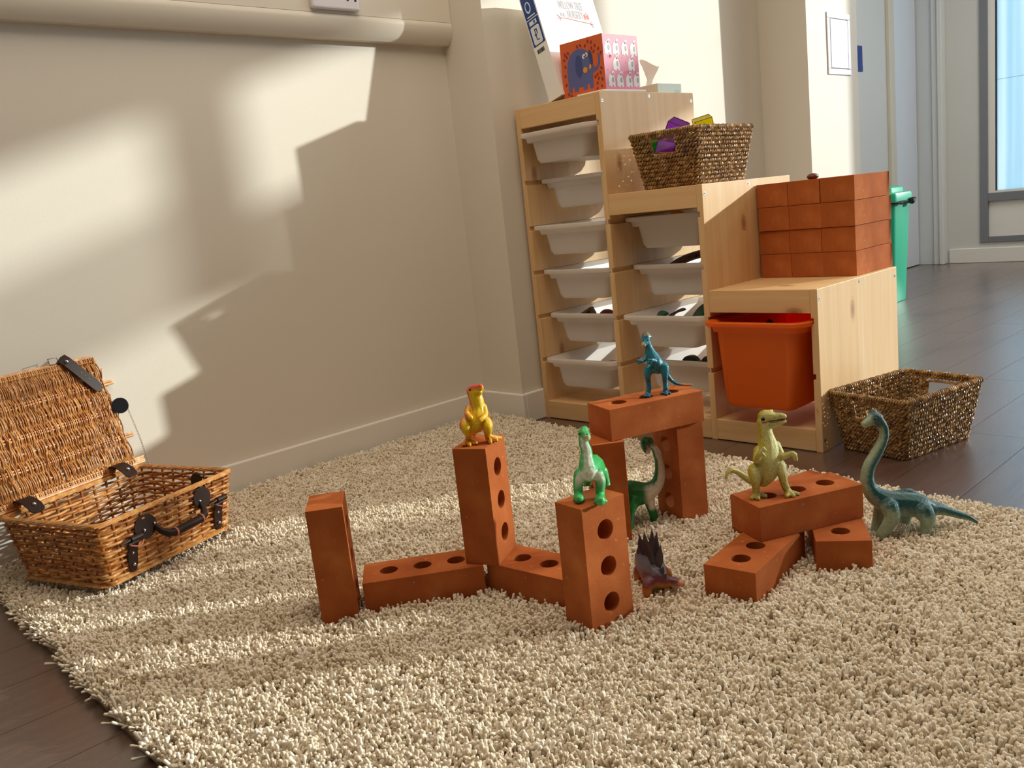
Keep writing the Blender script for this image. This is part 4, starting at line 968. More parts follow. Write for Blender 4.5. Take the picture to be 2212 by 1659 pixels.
# ---------------------------------------------------------------- toy dinosaurs
DINO = json.loads(r'''{"trex":{"base":[0.8328,-1.0238,0.2811],"chains":[[[0.00544,0.01584,0.0348,0.01751],[0.00679,0.01985,0.04372,0.01628],[0.00663,0.02311,0.05562,0.01211],[0.00536,0.02442,0.06495,0.01173],[0.00304,0.02492,0.07536,0.01173],[-0.00093,0.02374,0.08602,0.0106]],[[-0.00269,0.02245,0.08812,0.00833],[0.00476,0.02501,0.09003,0.00868],[0.01367,0.02627,0.09233,0.0062],[0.01743,0.02529,0.0957,0.00487]],[[-0.00251,0.02185,0.08535,0.00757],[0.00656,0.02275,0.08583,0.0066],[0.01523,0.02337,0.08682,0.00488]],[[-0.00053,0.00997,0.03663,0.01041],[-0.00141,-0.0001,0.03611,0.01056],[0.00436,-0.00514,0.02823,0.00826],[0.00121,0.00041,0.0177,0.00547],[-0.00129,0.00131,0.00934,0.00435]],[[-0.00129,0.00131,0.00934,0.00435],[-0.0029,0.00061,0.00393,0.00436]],[[-0.0016,-0.00046,0.00437,0.00397],[0.00089,-0.01234,0.00291,0.0032]],[[-0.00095,0.00021,0.00427,0.00397],[0.01036,-0.00809,0.00291,0.00319]],[[0.0003,0.00176,0.00499,0.00397],[0.01299,0.00412,0.00291,0.0032]],[[0.01325,0.02413,0.03451,0.01041],[0.02199,0.02448,0.03432,0.0099],[0.0289,0.02088,0.02717,0.00788],[0.02359,0.02421,0.01698,0.00585],[0.02136,0.02591,0.01042,0.00492]],[[0.02136,0.02591,0.01042,0.00492],[0.01765,0.02966,0.0041,0.00456]],[[0.02298,0.02626,0.0056,0.00397],[0.03208,0.02001,0.00291,0.0032]],[[0.0242,0.02791,0.00678,0.00397],[0.03246,0.0333,0.00308,0.0034]],[[0.02476,0.02888,0.00807,0.00397],[0.0283,0.04635,0.00274,0.00305]],[[-0.00405,0.01291,0.06001,0.00568],[0.004,0.00153,0.05276,0.00469],[0.01543,-0.00225,0.04896,0.00373]],[[0.01288,0.03085,0.05923,0.00568],[0.02194,0.0253,0.04774,0.00433],[0.02669,0.01492,0.04586,0.00355],[0.02701,0.00849,0.04312,0.00317]],[[-0.00905,0.02724,0.02457,0.01055],[-0.02097,0.03348,0.01276,0.00629],[-0.0287,0.03784,0.00476,0.00351]]],"eyes":[[-0.00039,0.01405,0.09449,0.00226]],"claws":[[[0.00026,-0.0119,0.00223,0.00245]],[[0.00919,-0.00715,0.00223,0.00244]],[[0.01237,0.00457,0.00223,0.00245]],[[0.03093,0.02097,0.00223,0.00245]],[[0.03187,0.03414,0.0024,0.00265]],[[0.02736,0.0478,0.00206,0.00229]]],"extra":[],"teeth":[]},"teal_biped":{"base":[0.9063,-0.626,0.2811],"chains":[[[0.00555,0.03294,0.05228,0.01466],[0.00657,0.02458,0.06097,0.01439],[0.00096,0.02259,0.07498,0.01148],[-0.00244,0.02206,0.08583,0.00856],[-0.00543,0.02168,0.09568,0.00681],[-0.00689,0.02207,0.10248,0.00603]],[[-0.00915,0.02218,0.11128,0.00856],[-0.00787,0.01903,0.10596,0.00758],[-0.0061,0.01383,0.10203,0.00562],[-0.00505,0.00815,0.09917,0.00367]],[[-0.01058,0.02437,0.11381,0.00779],[-0.01018,0.02789,0.11419,0.00585]],[[-0.00493,0.02719,0.11297,0.00253],[-0.00319,0.0296,0.11486,0.00136]],[[-0.00544,0.02599,0.1107,0.00253],[-0.00266,0.02906,0.11103,0.00136]],[[-0.01067,0.02277,0.11902,0.00253],[-0.01075,0.02302,0.12016,0.00097]],[[0.00452,0.01976,0.0519,0.0107],[0.00108,0.01146,0.05141,0.00971],[0.00173,0.00439,0.04001,0.0062],[-0.00017,0.00766,0.02727,0.00467],[0.0016,0.0057,0.01385,0.00428]],[[0.0016,0.0057,0.01385,0.00428],[0.00134,0.00035,0.00404,0.00447]],[[0.00085,0.00097,0.00387,0.00428],[0.00423,-0.01158,0.00247,0.00271]],[[0.00085,0.00097,0.00387,0.00428],[0.01264,-0.00999,0.00247,0.0027]],[[0.01646,0.03285,0.05287,0.0107],[0.02148,0.03297,0.05014,0.00893],[0.02484,0.02843,0.03738,0.00581],[0.02242,0.03088,0.02379,0.00467],[0.02406,0.02906,0.01133,0.00447]],[[0.02406,0.02906,0.01133,0.00447],[0.02254,0.02912,0.00422,0.00467]],[[0.02159,0.03038,0.00387,0.00429],[0.02255,0.01837,0.00282,0.0031]],[[0.02159,0.03038,0.00387,0.00429],[0.03275,0.01738,0.00282,0.00309]],[[0.02159,0.03038,0.00387,0.00429],[0.03377,0.02573,0.00282,0.0031]],[[-0.00536,0.01717,0.07971,0.00584],[-0.004,0.00711,0.07083,0.00349],[-0.00511,-0.00346,0.0694,0.00309]],[[-0.00511,-0.00346,0.0694,0.00251],[-0.00868,-0.00942,0.07237,0.00135]],[[-0.00511,-0.00346,0.0694,0.00251],[-0.00753,-0.00971,0.06707,0.00135]],[[0.00555,0.02785,0.07615,0.00603],[0.01329,0.02421,0.06583,0.00426],[0.01252,0.00658,0.06974,0.00327]],[[0.01252,0.00658,0.06974,0.00269],[0.00929,0.00092,0.07247,0.00135]],[[0.01252,0.00658,0.06974,0.00269],[0.00996,0.00019,0.06745,0.00154]],[[0.01252,0.00658,0.06974,0.00269],[0.01245,0.00208,0.06474,0.00135]],[[0.00653,0.03959,0.05099,0.01175],[0.00949,0.04921,0.04219,0.00688],[0.01116,0.05383,0.03127,0.00453],[0.0168,0.05958,0.01982,0.00316],[0.02547,0.0665,0.01153,0.00237],[0.03513,0.07605,0.00871,0.00178],[0.0447,0.08589,0.00724,0.00128]]],"eyes":[[-0.00104,0.01872,0.10799,0.00165],[-0.00881,0.0115,0.10925,0.00145]],"claws":[],"extra":[],"teeth":[]},"green_front":{"base":[1.0738,-1.0233,0.2208],"chains":[[[-0.00172,0.02656,0.09879,0.0079],[-0.00333,0.03076,0.1038,0.0055]],[[-0.00054,0.02762,0.09807,0.00725],[0.00903,0.02203,0.09492,0.00523]],[[-0.00562,0.03025,0.1054,0.00264],[-0.00596,0.03036,0.10704,0.00132]],[[-0.00132,0.02529,0.0929,0.00703],[9e-05,0.024,0.08314,0.00725],[0.00302,0.02427,0.07315,0.00812],[0.00419,0.02212,0.06131,0.00988],[0.00574,0.02037,0.04942,0.01295],[0.00753,0.01947,0.0396,0.01339]],[[0.00732,0.02016,0.04281,0.01427],[-0.004,0.03705,0.03982,0.01838],[-0.01882,0.05695,0.03441,0.02065],[-0.03734,0.0787,0.0232,0.01913]],[[-0.04367,0.08535,0.01796,0.01284],[-0.06174,0.11308,-9e-05,0.00598],[-0.07775,0.13459,-0.02147,0.00317]],[[-0.00069,0.0104,0.03875,0.00988],[-0.00226,0.00574,0.02839,0.00768],[-0.00169,0.00297,0.01665,0.00659],[-0.00073,0.00183,0.00908,0.00637]],[[-0.00073,0.00183,0.00908,0.00637],[0.00666,-0.00622,0.00648,0.00719]],[[-0.00257,-0.00129,0.00513,0.00395],[-0.00401,-0.0042,0.00233,0.00263]],[[0.00013,0.00134,0.00418,0.00395],[0.00431,-0.00414,0.00233,0.00262]],[[0.00199,0.00341,0.00442,0.00395],[0.00748,0.0027,0.00233,0.00263]],[[0.01719,0.02879,0.03599,0.00988],[0.02103,0.03,0.02586,0.00768],[0.02137,0.02668,0.01309,0.00681],[0.02217,0.02476,0.00343,0.00637]],[[0.02217,0.02476,0.00343,0.00637],[0.04134,0.00266,0.00668,0.0073]],[[0.02047,0.0215,-0.0016,0.00395],[0.03033,0.00406,0.00233,0.0026]],[[0.02276,0.02384,-0.00196,0.00395],[0.03854,0.00489,0.00233,0.00259]],[[0.025,0.02631,-0.00177,0.00395],[0.04228,0.01266,0.00233,0.00259]],[[-0.03749,0.06907,0.01628,0.00809],[-0.03811,0.06427,0.00188,0.00555],[-0.0383,0.0615,-0.00701,0.00508]],[[-0.01697,0.07765,0.02157,0.00918],[-0.01297,0.0807,0.00684,0.00551],[-0.00939,0.0786,-0.00341,0.00482]]],"eyes":[[-0.00421,0.01859,0.10113,0.00164],[0.00832,0.02336,0.10218,0.00142]],"claws":[],"extra":[],"teeth":[]},"green_back":{"base":[0.8786,-0.6794,0.02],"chains":[[[0.01533,0.06429,0.16643,0.00803],[0.01289,0.05583,0.16689,0.00944],[0.01819,0.05017,0.15864,0.00884],[0.02378,0.04563,0.15315,0.00653]],[[0.01542,0.06399,0.16503,0.00659],[0.02204,0.06801,0.15432,0.00631],[0.02795,0.07011,0.13958,0.00774],[0.03226,0.06977,0.12231,0.00889],[0.03378,0.06616,0.10409,0.01003],[0.03292,0.0605,0.08761,0.01204],[0.02641,0.04983,0.07478,0.01548],[0.01605,0.03678,0.06808,0.02007],[0.00215,0.02896,0.06672,0.02415],[-0.01599,0.02404,0.06529,0.02631],[-0.05391,0.046,0.04926,0.02076],[-0.07841,0.05989,0.03303,0.01507]],[[-0.07841,0.05989,0.03303,0.01356],[-0.09881,0.0638,0.01879,0.00914],[-0.11724,0.06969,0.00405,0.00554],[-0.12706,0.06983,-0.01077,0.0031]],[[0.02148,0.04039,0.06032,0.01147],[0.02559,0.03984,0.04308,0.00917],[0.02413,0.04762,0.02365,0.00807],[0.0231,0.05116,0.00858,0.0081],[0.02358,0.04964,0.00152,0.0081]],[[0.00921,0.01207,0.05959,0.01283],[0.01124,-0.00506,0.04443,0.00878],[0.01146,-0.00994,0.02661,0.0068],[0.01249,-0.01321,0.01141,0.0068]],[[-0.06259,0.05476,0.03413,0.01345],[-0.06839,0.05625,0.00896,0.00962],[-0.0676,0.05372,-0.00277,0.00827]],[[-0.04081,0.03602,0.04367,0.01323],[-0.03988,0.03087,0.02223,0.00882],[-0.03872,0.02716,0.00503,0.00735]]],"eyes":[[0.02399,0.05692,0.17085,0.00171],[0.01377,0.04582,0.17037,0.00171]],"claws":[],"extra":[],"teeth":[]},"olive":{"base":[1.1682,-0.6873,0.1357],"chains":[[[0.00285,0.04166,0.13425,0.01169],[0.0089,0.04385,0.13491,0.00952],[0.01707,0.04789,0.13409,0.00713],[0.02511,0.05223,0.13479,0.00569],[0.03116,0.05416,0.13453,0.00426]],[[0.00141,0.03753,0.12526,0.01049],[0.00984,0.04085,0.12098,0.00666],[0.01951,0.04704,0.12202,0.00428],[0.03005,0.05179,0.12522,0.00308],[0.03293,0.05369,0.12626,0.00237]],[[0.00697,0.04771,0.13995,0.00477],[0.00966,0.05131,0.14241,0.00286]],[[0.00249,0.0393,0.1274,0.01133],[0.00434,0.0369,0.11215,0.01169],[0.00726,0.03627,0.09904,0.01252],[0.00944,0.03453,0.08489,0.01646],[0.01013,0.0306,0.06866,0.02003],[0.01032,0.0265,0.05367,0.02087],[0.0072,0.02826,0.04024,0.01916],[0.00277,0.02522,0.02542,0.01104]],[[-0.00016,0.02596,0.02854,0.01202],[-0.01162,0.02627,0.02041,0.00871],[-0.02063,0.02337,0.02308,0.00667],[-0.02965,0.01853,0.02952,0.00534],[-0.03859,0.01153,0.03852,0.00437],[-0.04484,0.00308,0.04286,0.00412],[-0.04805,-0.00439,0.03924,0.00315],[-0.04808,-0.00953,0.03187,0.00169]],[[0.00087,0.01479,0.04822,0.01312],[-0.00095,0.00641,0.04664,0.01189],[0.00394,-0.00013,0.03684,0.00877],[0.00168,0.00218,0.02212,0.00618],[0.00109,0.00427,0.01077,0.00572]],[[0.00109,0.00427,0.01077,0.00572],[0.00228,0.00348,0.00494,0.00548]],[[0.00163,0.00453,0.00451,0.00501],[-0.00047,-0.00736,0.00322,0.00357]],[[0.00163,0.00453,0.00451,0.00501],[0.00936,-0.00531,0.00322,0.00355]],[[0.00276,0.00715,0.00451,0.00501],[0.01321,0.01078,0.00322,0.00357]],[[0.01957,0.03534,0.04994,0.01312],[0.02687,0.03766,0.05154,0.01094],[0.03451,0.03328,0.03899,0.00758],[0.035,0.03777,0.02158,0.00618],[0.03703,0.04238,0.00926,0.00572]],[[0.03703,0.04238,0.00926,0.00572],[0.04207,0.0387,0.00494,0.00547]],[[0.04268,0.03637,0.00451,0.00498],[0.04527,0.0273,0.00301,0.00331]],[[0.04282,0.03847,0.00451,0.00499],[0.05267,0.03443,0.00301,0.00331]],[[0.0421,0.04215,0.00451,0.005],[0.05433,0.04606,0.0028,0.00308]],[[-0.00125,0.02156,0.07963,0.00739],[0.00378,0.00549,0.06737,0.00544],[0.01258,0.00022,0.07858,0.00422],[0.01567,0.00226,0.08452,0.00398]],[[0.01559,0.0025,0.08567,0.00305],[0.01912,0.00482,0.09096,0.00164]],[[0.01559,0.0025,0.08567,0.00305],[0.02154,0.00633,0.0872,0.00164]],[[0.01575,0.00201,0.08338,0.00281],[0.02124,0.00319,0.07741,0.0014]],[[0.01887,0.04456,0.08458,0.00787],[0.02662,0.04368,0.07339,0.00618],[0.03335,0.04047,0.06833,0.00545],[0.04569,0.04893,0.07252,0.00378],[0.05055,0.05034,0.06968,0.00354]],[[0.05055,0.05034,0.06968,0.00283],[0.05314,0.05071,0.06131,0.00165]],[[0.04932,0.04908,0.06987,0.00283],[0.05061,0.04843,0.06284,0.00142]],[[0.02478,0.03914,0.06449,0.00357],[0.02631,0.03399,0.05126,0.00404]]],"eyes":[[0.00508,0.026,0.13643,0.00355]],"claws":[[[-0.00087,-0.00723,0.00237,0.00262]],[[0.00913,-0.00388,0.00237,0.00261]],[[0.01385,0.01187,0.00237,0.00262]],[[0.04504,0.02834,0.00215,0.00236]],[[0.05261,0.03637,0.00215,0.00236]],[[0.05494,0.04726,0.00215,0.00237]],[[0.02917,0.04719,0.13847,0.00142]]],"extra":[],"teeth":[[0.01497,0.03257,0.1276,0.00083],[0.01712,0.03432,0.12775,0.00083],[0.01927,0.03607,0.1279,0.00083],[0.02141,0.03782,0.12805,0.00083],[0.02356,0.03956,0.1282,0.00083],[0.0257,0.04131,0.12835,0.00083],[0.02784,0.04305,0.1285,0.00083],[0.02999,0.04479,0.12865,0.00083],[0.03213,0.04653,0.1288,0.00083],[0.03427,0.04827,0.12895,0.00083],[0.01513,0.03208,0.1253,0.00071],[0.01727,0.03385,0.12556,0.00071],[0.01941,0.03562,0.12583,0.00071],[0.02154,0.03739,0.12609,0.00071],[0.02368,0.03916,0.12636,0.00071],[0.02582,0.04093,0.12662,0.00071],[0.02795,0.0427,0.12689,0.00071],[0.03009,0.04447,0.12715,0.00071],[0.03222,0.04623,0.12742,0.00071],[0.03435,0.048,0.12768,0.00071]]},"teal_long":{"base":[1.2952,-0.4899,0.022],"chains":[[[-0.0182,0.04006,0.20723,0.01109],[-0.02171,0.03409,0.20994,0.01015],[-0.02523,0.02597,0.20523,0.00799],[-0.02988,0.01699,0.20175,0.00583]],[[-0.02323,0.0381,0.21915,0.00524],[-0.02488,0.03661,0.22015,0.004]],[[-0.01576,0.04129,0.20239,0.00955],[-0.00913,0.0449,0.19022,0.00801],[-0.00747,0.04275,0.17659,0.00801],[-0.00988,0.03601,0.16209,0.00893],[-0.01604,0.02412,0.14371,0.01016],[-0.0222,0.01223,0.12534,0.01078],[-0.02323,0.00561,0.10617,0.01109],[-0.01977,0.00446,0.08928,0.01263],[-0.01256,0.00846,0.07628,0.0154],[-0.00235,0.0164,0.06578,0.01817],[0.01194,0.02937,0.05763,0.02187],[0.02698,0.04442,0.05383,0.0231],[0.04213,0.05914,0.04852,0.02125],[0.0553,0.07118,0.04128,0.01617],[0.06597,0.08215,0.03964,0.0114],[0.07909,0.09435,0.03316,0.00801],[0.09337,0.10733,0.02501,0.00647],[0.10541,0.11843,0.01869,0.00493],[0.11436,0.12592,0.01136,0.00308],[0.11888,0.1295,0.00695,0.00154]],[[0.01326,0.03416,0.06932,0.00924],[0.02781,0.05082,0.07303,0.0077],[0.03441,0.05676,0.06903,0.0077],[0.04132,0.06173,0.06053,0.00924]],[[-0.01099,0.03147,0.04648,0.01248],[-0.01521,0.02919,0.02834,0.0097],[-0.01669,0.02246,0.01044,0.00845],[-0.01749,0.01816,-0.00152,0.00845]],[[0.01642,0.00448,0.05826,0.0152],[0.02273,-0.00051,0.04339,0.01303],[0.01628,-0.00768,0.02691,0.01033],[0.00824,-0.01472,0.01162,0.00913]],[[0.05802,0.04514,0.04451,0.01672],[0.0661,0.04283,0.03231,0.01243],[0.06298,0.04264,0.01733,0.00943],[0.06358,0.04073,0.00843,0.00912]],[[0.0161,0.06953,0.02582,0.01255],[0.01425,0.06921,0.00564,0.00819],[0.01617,0.06769,-0.00681,0.00787]]],"eyes":[[-0.01414,0.02691,0.21131,0.00306]],"claws":[],"extra":[],"teeth":[]},"stego":{"base":[1.0963,-0.9028,0.02],"chains":[[[0.01591,0.02368,0.02302,0.00955],[0.02315,0.02625,0.02574,0.0078],[0.03055,0.02823,0.0258,0.00688],[0.03797,0.02998,0.02498,0.00559],[0.04481,0.03088,0.0234,0.00414]],[[0.01516,0.02342,0.0249,0.01001],[0.00637,0.02186,0.0263,0.01506],[-0.00326,0.02317,0.03037,0.01972],[-0.02108,0.03867,0.03124,0.02329],[-0.04024,0.05559,0.03162,0.02322],[-0.05968,0.07151,0.02959,0.01879],[-0.0752,0.08315,0.02399,0.01074],[-0.09012,0.09541,0.01835,0.00593],[-0.10914,0.10857,0.00512,0.00362]],[[0.00071,0.00831,0.02624,0.01092],[-0.0003,-0.00122,0.02287,0.00861],[0.00152,-0.00615,0.01455,0.00706],[-0.0002,0.00056,0.00267,0.006]],[[0.01147,0.03206,0.01675,0.00824],[0.01663,0.03751,0.00605,0.00532],[0.01838,0.03727,-0.0013,0.00459]],[[-0.04114,0.03985,0.0322,0.01035],[-0.04568,0.03231,0.02291,0.00753],[-0.04565,0.02947,0.01291,0.00565]],[[-0.02138,0.05939,0.02643,0.00847],[-0.01469,0.0766,0.00939,0.00569],[-0.01288,0.07636,0.00179,0.00474]]],"eyes":[[0.03052,0.02033,0.02961,0.00153]],"claws":[],"extra":[[[0.02007,0.01627,0.03368,0.00271],[0.0227,0.0211,0.04069,0.00271]],[[0.01296,0.01745,0.03833,0.00363],[0.01586,0.0226,0.05063,0.00362]],[[0.00724,0.02209,0.04983,0.004],[0.00954,0.02862,0.08476,0.00454]],[[-0.00182,0.0213,0.05488,0.00402],[-0.01151,0.01544,0.09663,0.004]],[[-0.01029,0.03645,0.06119,0.00406],[-0.00747,0.04291,0.09914,0.00478]],[[-0.0171,0.03621,0.0598,0.00407],[-0.01661,0.0421,0.10446,0.00369]],[[-0.02952,0.03698,0.05683,0.0041],[-0.03124,0.03888,0.09584,0.00446]],[[-0.03942,0.04034,0.05346,0.00413],[-0.04289,0.0396,0.08984,0.0043]],[[-0.05228,0.0469,0.04628,0.00322],[-0.05449,0.04897,0.06172,0.00322]]],"teeth":[]}}''')
TOW = Vector((.7315, -.6818, 0)).normalized()     # from the toys towards the photographer's side of the room
RIGHT = Vector((.6818, .7315, 0)).normalized()
UP = Vector((0, 0, 1))
def catmull(ch, n=6):
    P = [np.array(c, float) for c in ch]
    if len(P) == 2: return [P[0]*(1-t)+P[1]*t for t in np.linspace(0, 1, n+1)]
    out = []
    for i in range(len(P)-1):
        p0, p1, p2, p3 = P[max(i-1, 0)], P[i], P[i+1], P[min(i+2, len(P)-1)]
        for t in np.linspace(0, 1, n, endpoint=False):
            q = .5*((2*p1)+(-p0+p2)*t+(2*p0-5*p1+4*p2-p3)*t*t+(-p0+3*p1-3*p2+p3)*t**3); q[3] = max(q[3], .5*min(p1[3], p2[3])); out.append(q)
    out.append(P[-1]); return out
def dino_body(key, voxel, smooth=5, floor=True):
    D = DINO[key]; bm = bmesh.new(); S = []
    for ch in D['chains']:
        pts = catmull(ch); acc = []
        for a, b in zip(pts[:-1], pts[1:]):
            d = np.linalg.norm(b[:3]-a[:3]); k = max(1, int(d/(max(min(a[3], b[3]), .0012)*.40)))
            for t in np.arange(k)/k: acc.append(a*(1-t)+b*t)
        acc.append(pts[-1]); S += acc
    ico = bmesh.new(); bmesh.ops.create_icosphere(ico, subdivisions=2, radius=1); iv = [v.co.copy() for v in ico.verts]; ifc = [[v.index for v in f.verts] for f in ico.faces]; ico.free()
    vs, fs = [], []
    for s in S:
        o = len(vs); c = Vector(s[:3]); vs += [tuple(c+v*(s[3]+.0008)) for v in iv]; fs += [tuple(i+o for i in f) for f in ifc]
    me = bpy.data.meshes.new('tmp'); me.from_pydata(vs, [], fs); o = bpy.data.objects.new('tmp', me); C.objects.link(o)
    rm = o.modifiers.new('r', 'REMESH'); rm.mode = 'VOXEL'; rm.voxel_size = voxel
    sm = o.modifiers.new('s', 'SMOOTH'); sm.factor = .5; sm.iterations = smooth
    dg = bpy.context.evaluated_depsgraph_get(); m2 = bpy.data.meshes.new_from_object(o.evaluated_get(dg)); m2.name = 'body'
    bpy.data.objects.remove(o); n = len(m2.vertices)
    co = np.empty(n*3); m2.vertices.foreach_get('co', co); co = co.reshape(-1, 3)
    if floor: co[:, 2] = np.maximum(co[:, 2], 0.0003); m2.vertices.foreach_set('co', co.ravel())
    m2.update(); nr = np.empty(n*3); m2.vertex_normals.foreach_get('vector', nr); nr = nr.reshape(-1, 3)
    m2.shade_smooth(); return m2, co, nr, D
def paint(me, rgb):
    a = me.color_attributes.new('paint', 'FLOAT_COLOR', 'POINT'); n = len(rgb); q = np.ones((n, 4)); q[:, :3] = rgb; a.data.foreach_set('color', q.ravel())
def dmat(key, rough, bscale=260, bstr=.5):
    t = NT('painted_rubber_'+key); vc = t.n('ShaderNodeVertexColor', layer_name='paint'); v = t.coord(); n = t.noise(v, bscale, 4, .6)
    vo = t.n('ShaderNodeTexVoronoi'); vo.inputs['Scale'].default_value = bscale*2.2; t.l(v, vo.inputs['Vector'])
    c = t.mix(t.math('MULTIPLY', t.ramp(n, [(.35, g(1)), (.55, g(0))]), .22), vc.outputs[0], g(.03)); t.col(c); t.set(Roughness=rough)
    t.bump(t.math('ADD', t.math('MULTIPLY', vo.outputs['Distance'], .6), n), bstr, .0009); return t.m
def ss(x, a, b): x = np.clip((x-a)/(b-a), 0, 1); return (x*x*(3-2*x))[:, None]
def LC(h): return np.array(lin(h)[:3])
def V(*a): return np.array(a)
nT, nR, nU = np.array(TOW), np.array(RIGHT), V(0, 0, 1)
def dist(co, p): return np.linalg.norm(co-np.array(p[:3]), axis=1)
def assemble(key, label, me, D, m_, eye_c='#0C0A08', claw_c='#1A1210', teeth=False, sunk=0.0):
    b = D['base']; t = thing('toy_dinosaur', label, 'toy', (b[0], b[1], b[2]+.0002-sunk), group='plastic toy dinosaurs')
    body = obj('body', me, m_, t)
    bv = BVHTree.FromPolygons([v.co for v in me.vertices], [p.vertices for p in me.polygons])
    for e in D['eyes']:
        p = Vector(e[:3]); h_ = bv.find_nearest(p+TOW*.004); q = h_[0]; r = e[3]
        obj('eye', MB().sphere(q-h_[1]*r*.35, r, 14, 10), mat(eye_c, .12), t, smooth='all')
    for c in D['claws']:
        p = Vector(c[0][:3]); h_ = bv.find_nearest(p); r = c[0][3]; q = h_[0]; o_ = (q-p)
        mb = MB(); d = TOW*.9+Vector((0, 0, -.3)); mb.tube([p+d*r*.3, p+d*r*1.1, p+d*r*2.2], [r*1.2, r*1.1, r*.25], 8); mb.v = [(x, y, max(z_, .0002)) for x, y, z_ in mb.v]
        obj('claw', mb, mat(claw_c, .35), t, smooth=True)
    if teeth:
        for e in D['teeth']:
            h_ = bv.find_nearest(Vector(e[:3])+TOW*.004); q = h_[0]; n_ = h_[1]
            obj('tooth', MB().tube([q-n_*.0005+UP*.0012, q+n_*.0008-UP*.0004], [.0009, .0003], 6), mat('#D8CFA6', .4), t)
    return t, bv
def noise3(co, f, seed=0):
    r = np.random.RandomState(seed); s = 0
    for i in range(6):
        k = r.normal(size=3); k = k/np.linalg.norm(k)*f*(1+.5*i); s = s+np.sin(co@k+r.uniform(0, 6.28))
    return s/6
def dinos():
    # yellow and red two-legged one
    me, co, nr, D = dino_body('trex', .00085)
    d = nr@(-nT*.5-nR*.95+nU*.25); hd = D['chains'][1]; z = co[:, 2]
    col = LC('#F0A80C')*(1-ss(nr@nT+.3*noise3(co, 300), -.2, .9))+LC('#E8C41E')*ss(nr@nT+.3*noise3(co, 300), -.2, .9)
    zt = max(v[2] for v in hd); red = np.maximum(ss(d+.25*noise3(co, 200, 1), .05, .75), ss(nr@nU*.6+(z-zt+.012)/.02, .35, 1.0)*ss(z, zt-.02, zt-.008))
    red = np.maximum(red, .55*ss(.012-z+.003*noise3(co, 500, 2), 0, .006)*ss(nr@nU+.3, 0, 1))
    col = col*(1-red)+LC('#D9402A')*red; paint(me, col); m_ = dmat('yellow', .38, 220, .3)
    assemble('trex', 'yellow and red two-legged toy dinosaur on the tall upright brick', me, D, m_, claw_c='#1A0A08')
    # teal dome-headed one
    me, co, nr, D = dino_body('teal_biped', .0008)
    f = nr@(nT*.9-nR*.25); k = ss(f+.25*noise3(co, 350, 3), .15, .65)*ss(.1-co[:, 2]*0, 0, 1)
    col = LC('#1A7A90')*(1-k)+LC('#857422')*k; dk = ss(noise3(co, 420, 4), .2, .55)*.7; col = col*(1-dk)+LC('#0C4A6A')*dk
    hp = D['chains'][2][0]; q = ss(.0085-dist(co, hp)*.8+.002*(nr@nU), 0, .003); col = col*(1-q)+LC('#6E5A3C')*q
    bk = D['chains'][1][3]; q = 1-ss(dist(co, bk), .0035, .0060); col = col*(1-q)+LC('#D2A878')*q
    tl = D['chains'][-1][-1]; q = 1-ss(dist(co, tl), .012, .026); col = col*(1-q)+LC('#D98A3A')*q
    ft = 1-ss(co[:, 2], .004, .012); col = col*(1-ft*.6)+LC('#0E3A66')*ft*.6
    paint(me, col); assemble('teal_biped', 'teal dome-headed toy dinosaur with thin tail on the bridge brick', me, D, dmat('teal_gloss', .2, 300, .5))
    # green young long neck, front view
    me, co, nr, D = dino_body('green_front', .0010)
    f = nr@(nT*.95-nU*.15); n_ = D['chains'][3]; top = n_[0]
    lat = np.abs((co-np.array(n_[4][:3]))@nR-0.0); k = ss(f+.15*noise3(co, 250, 5), .45, .85)*ss(.030-lat*1.0, .000, .010)*ss(co[:, 2], .016, .034)*(1-ss(co[:, 2], top[2]+.001, top[2]+.006))
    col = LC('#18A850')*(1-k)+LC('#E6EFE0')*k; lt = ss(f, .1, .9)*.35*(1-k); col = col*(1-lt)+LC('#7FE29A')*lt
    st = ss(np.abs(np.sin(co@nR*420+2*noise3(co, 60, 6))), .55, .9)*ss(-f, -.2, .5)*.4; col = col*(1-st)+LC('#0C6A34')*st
    sn = D['chains'][1][1]; q = (1-ss(dist(co, sn), .004, .0075))*.7; col = col*(1-q)+LC('#CDB68A')*q
    paint(me, col); assemble('green_front', 'bright green and white baby long neck dinosaur on the brick with three holes', me, D, dmat('green_gloss', .36, 230, .25))
    # green long neck seen from behind
    me, co, nr, D = dino_body('green_back', .0012, floor=False)
    nk = D['chains'][1]; f = nr@(nR*.75-nU*.35+nT*.55); k = ss(f+.12*noise3(co, 300, 7), -.12, .25)*ss(co[:, 2], .030, .042)*ss((co-np.array(nk[7][:3]))@nR, -.008, .008)*(1-ss(co[:, 2]*1.0, nk[1][2], nk[0][2]+.002)*.9)
    col = LC('#12803C')*(1-k)+LC('#E8E6D6')*k; hp = D['chains'][0][0]; q = 1-ss(dist(co, D['chains'][0][2]), .012, .017); st = ss(np.abs(np.sin(co@(nR*.8+nU*.5)*520)), .6, .95)[:, 0]*.5
    st = st[:, None]*q; col = col*(1-st)+LC('#064A20')*st; paint(me, col); assemble('green_back', 'dark green long neck dinosaur looking through the brick bridge', me, D, dmat('green_back', .36, 260, .3))
    # olive toothy one
    me, co, nr, D = dino_body('olive', .00085)
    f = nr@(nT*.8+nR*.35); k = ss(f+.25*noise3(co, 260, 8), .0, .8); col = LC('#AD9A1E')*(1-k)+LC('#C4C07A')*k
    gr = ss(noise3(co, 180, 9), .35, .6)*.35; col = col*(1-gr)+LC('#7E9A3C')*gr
    for i, c in enumerate(catmull(D['chains'][4], 4)):
        if i in (5, 11, 15, 19): q = (1-ss(dist(co, c), c[3]*.75, c[3]*1.05))*.9; col = col*(1-q)+LC('#3A342E')*q
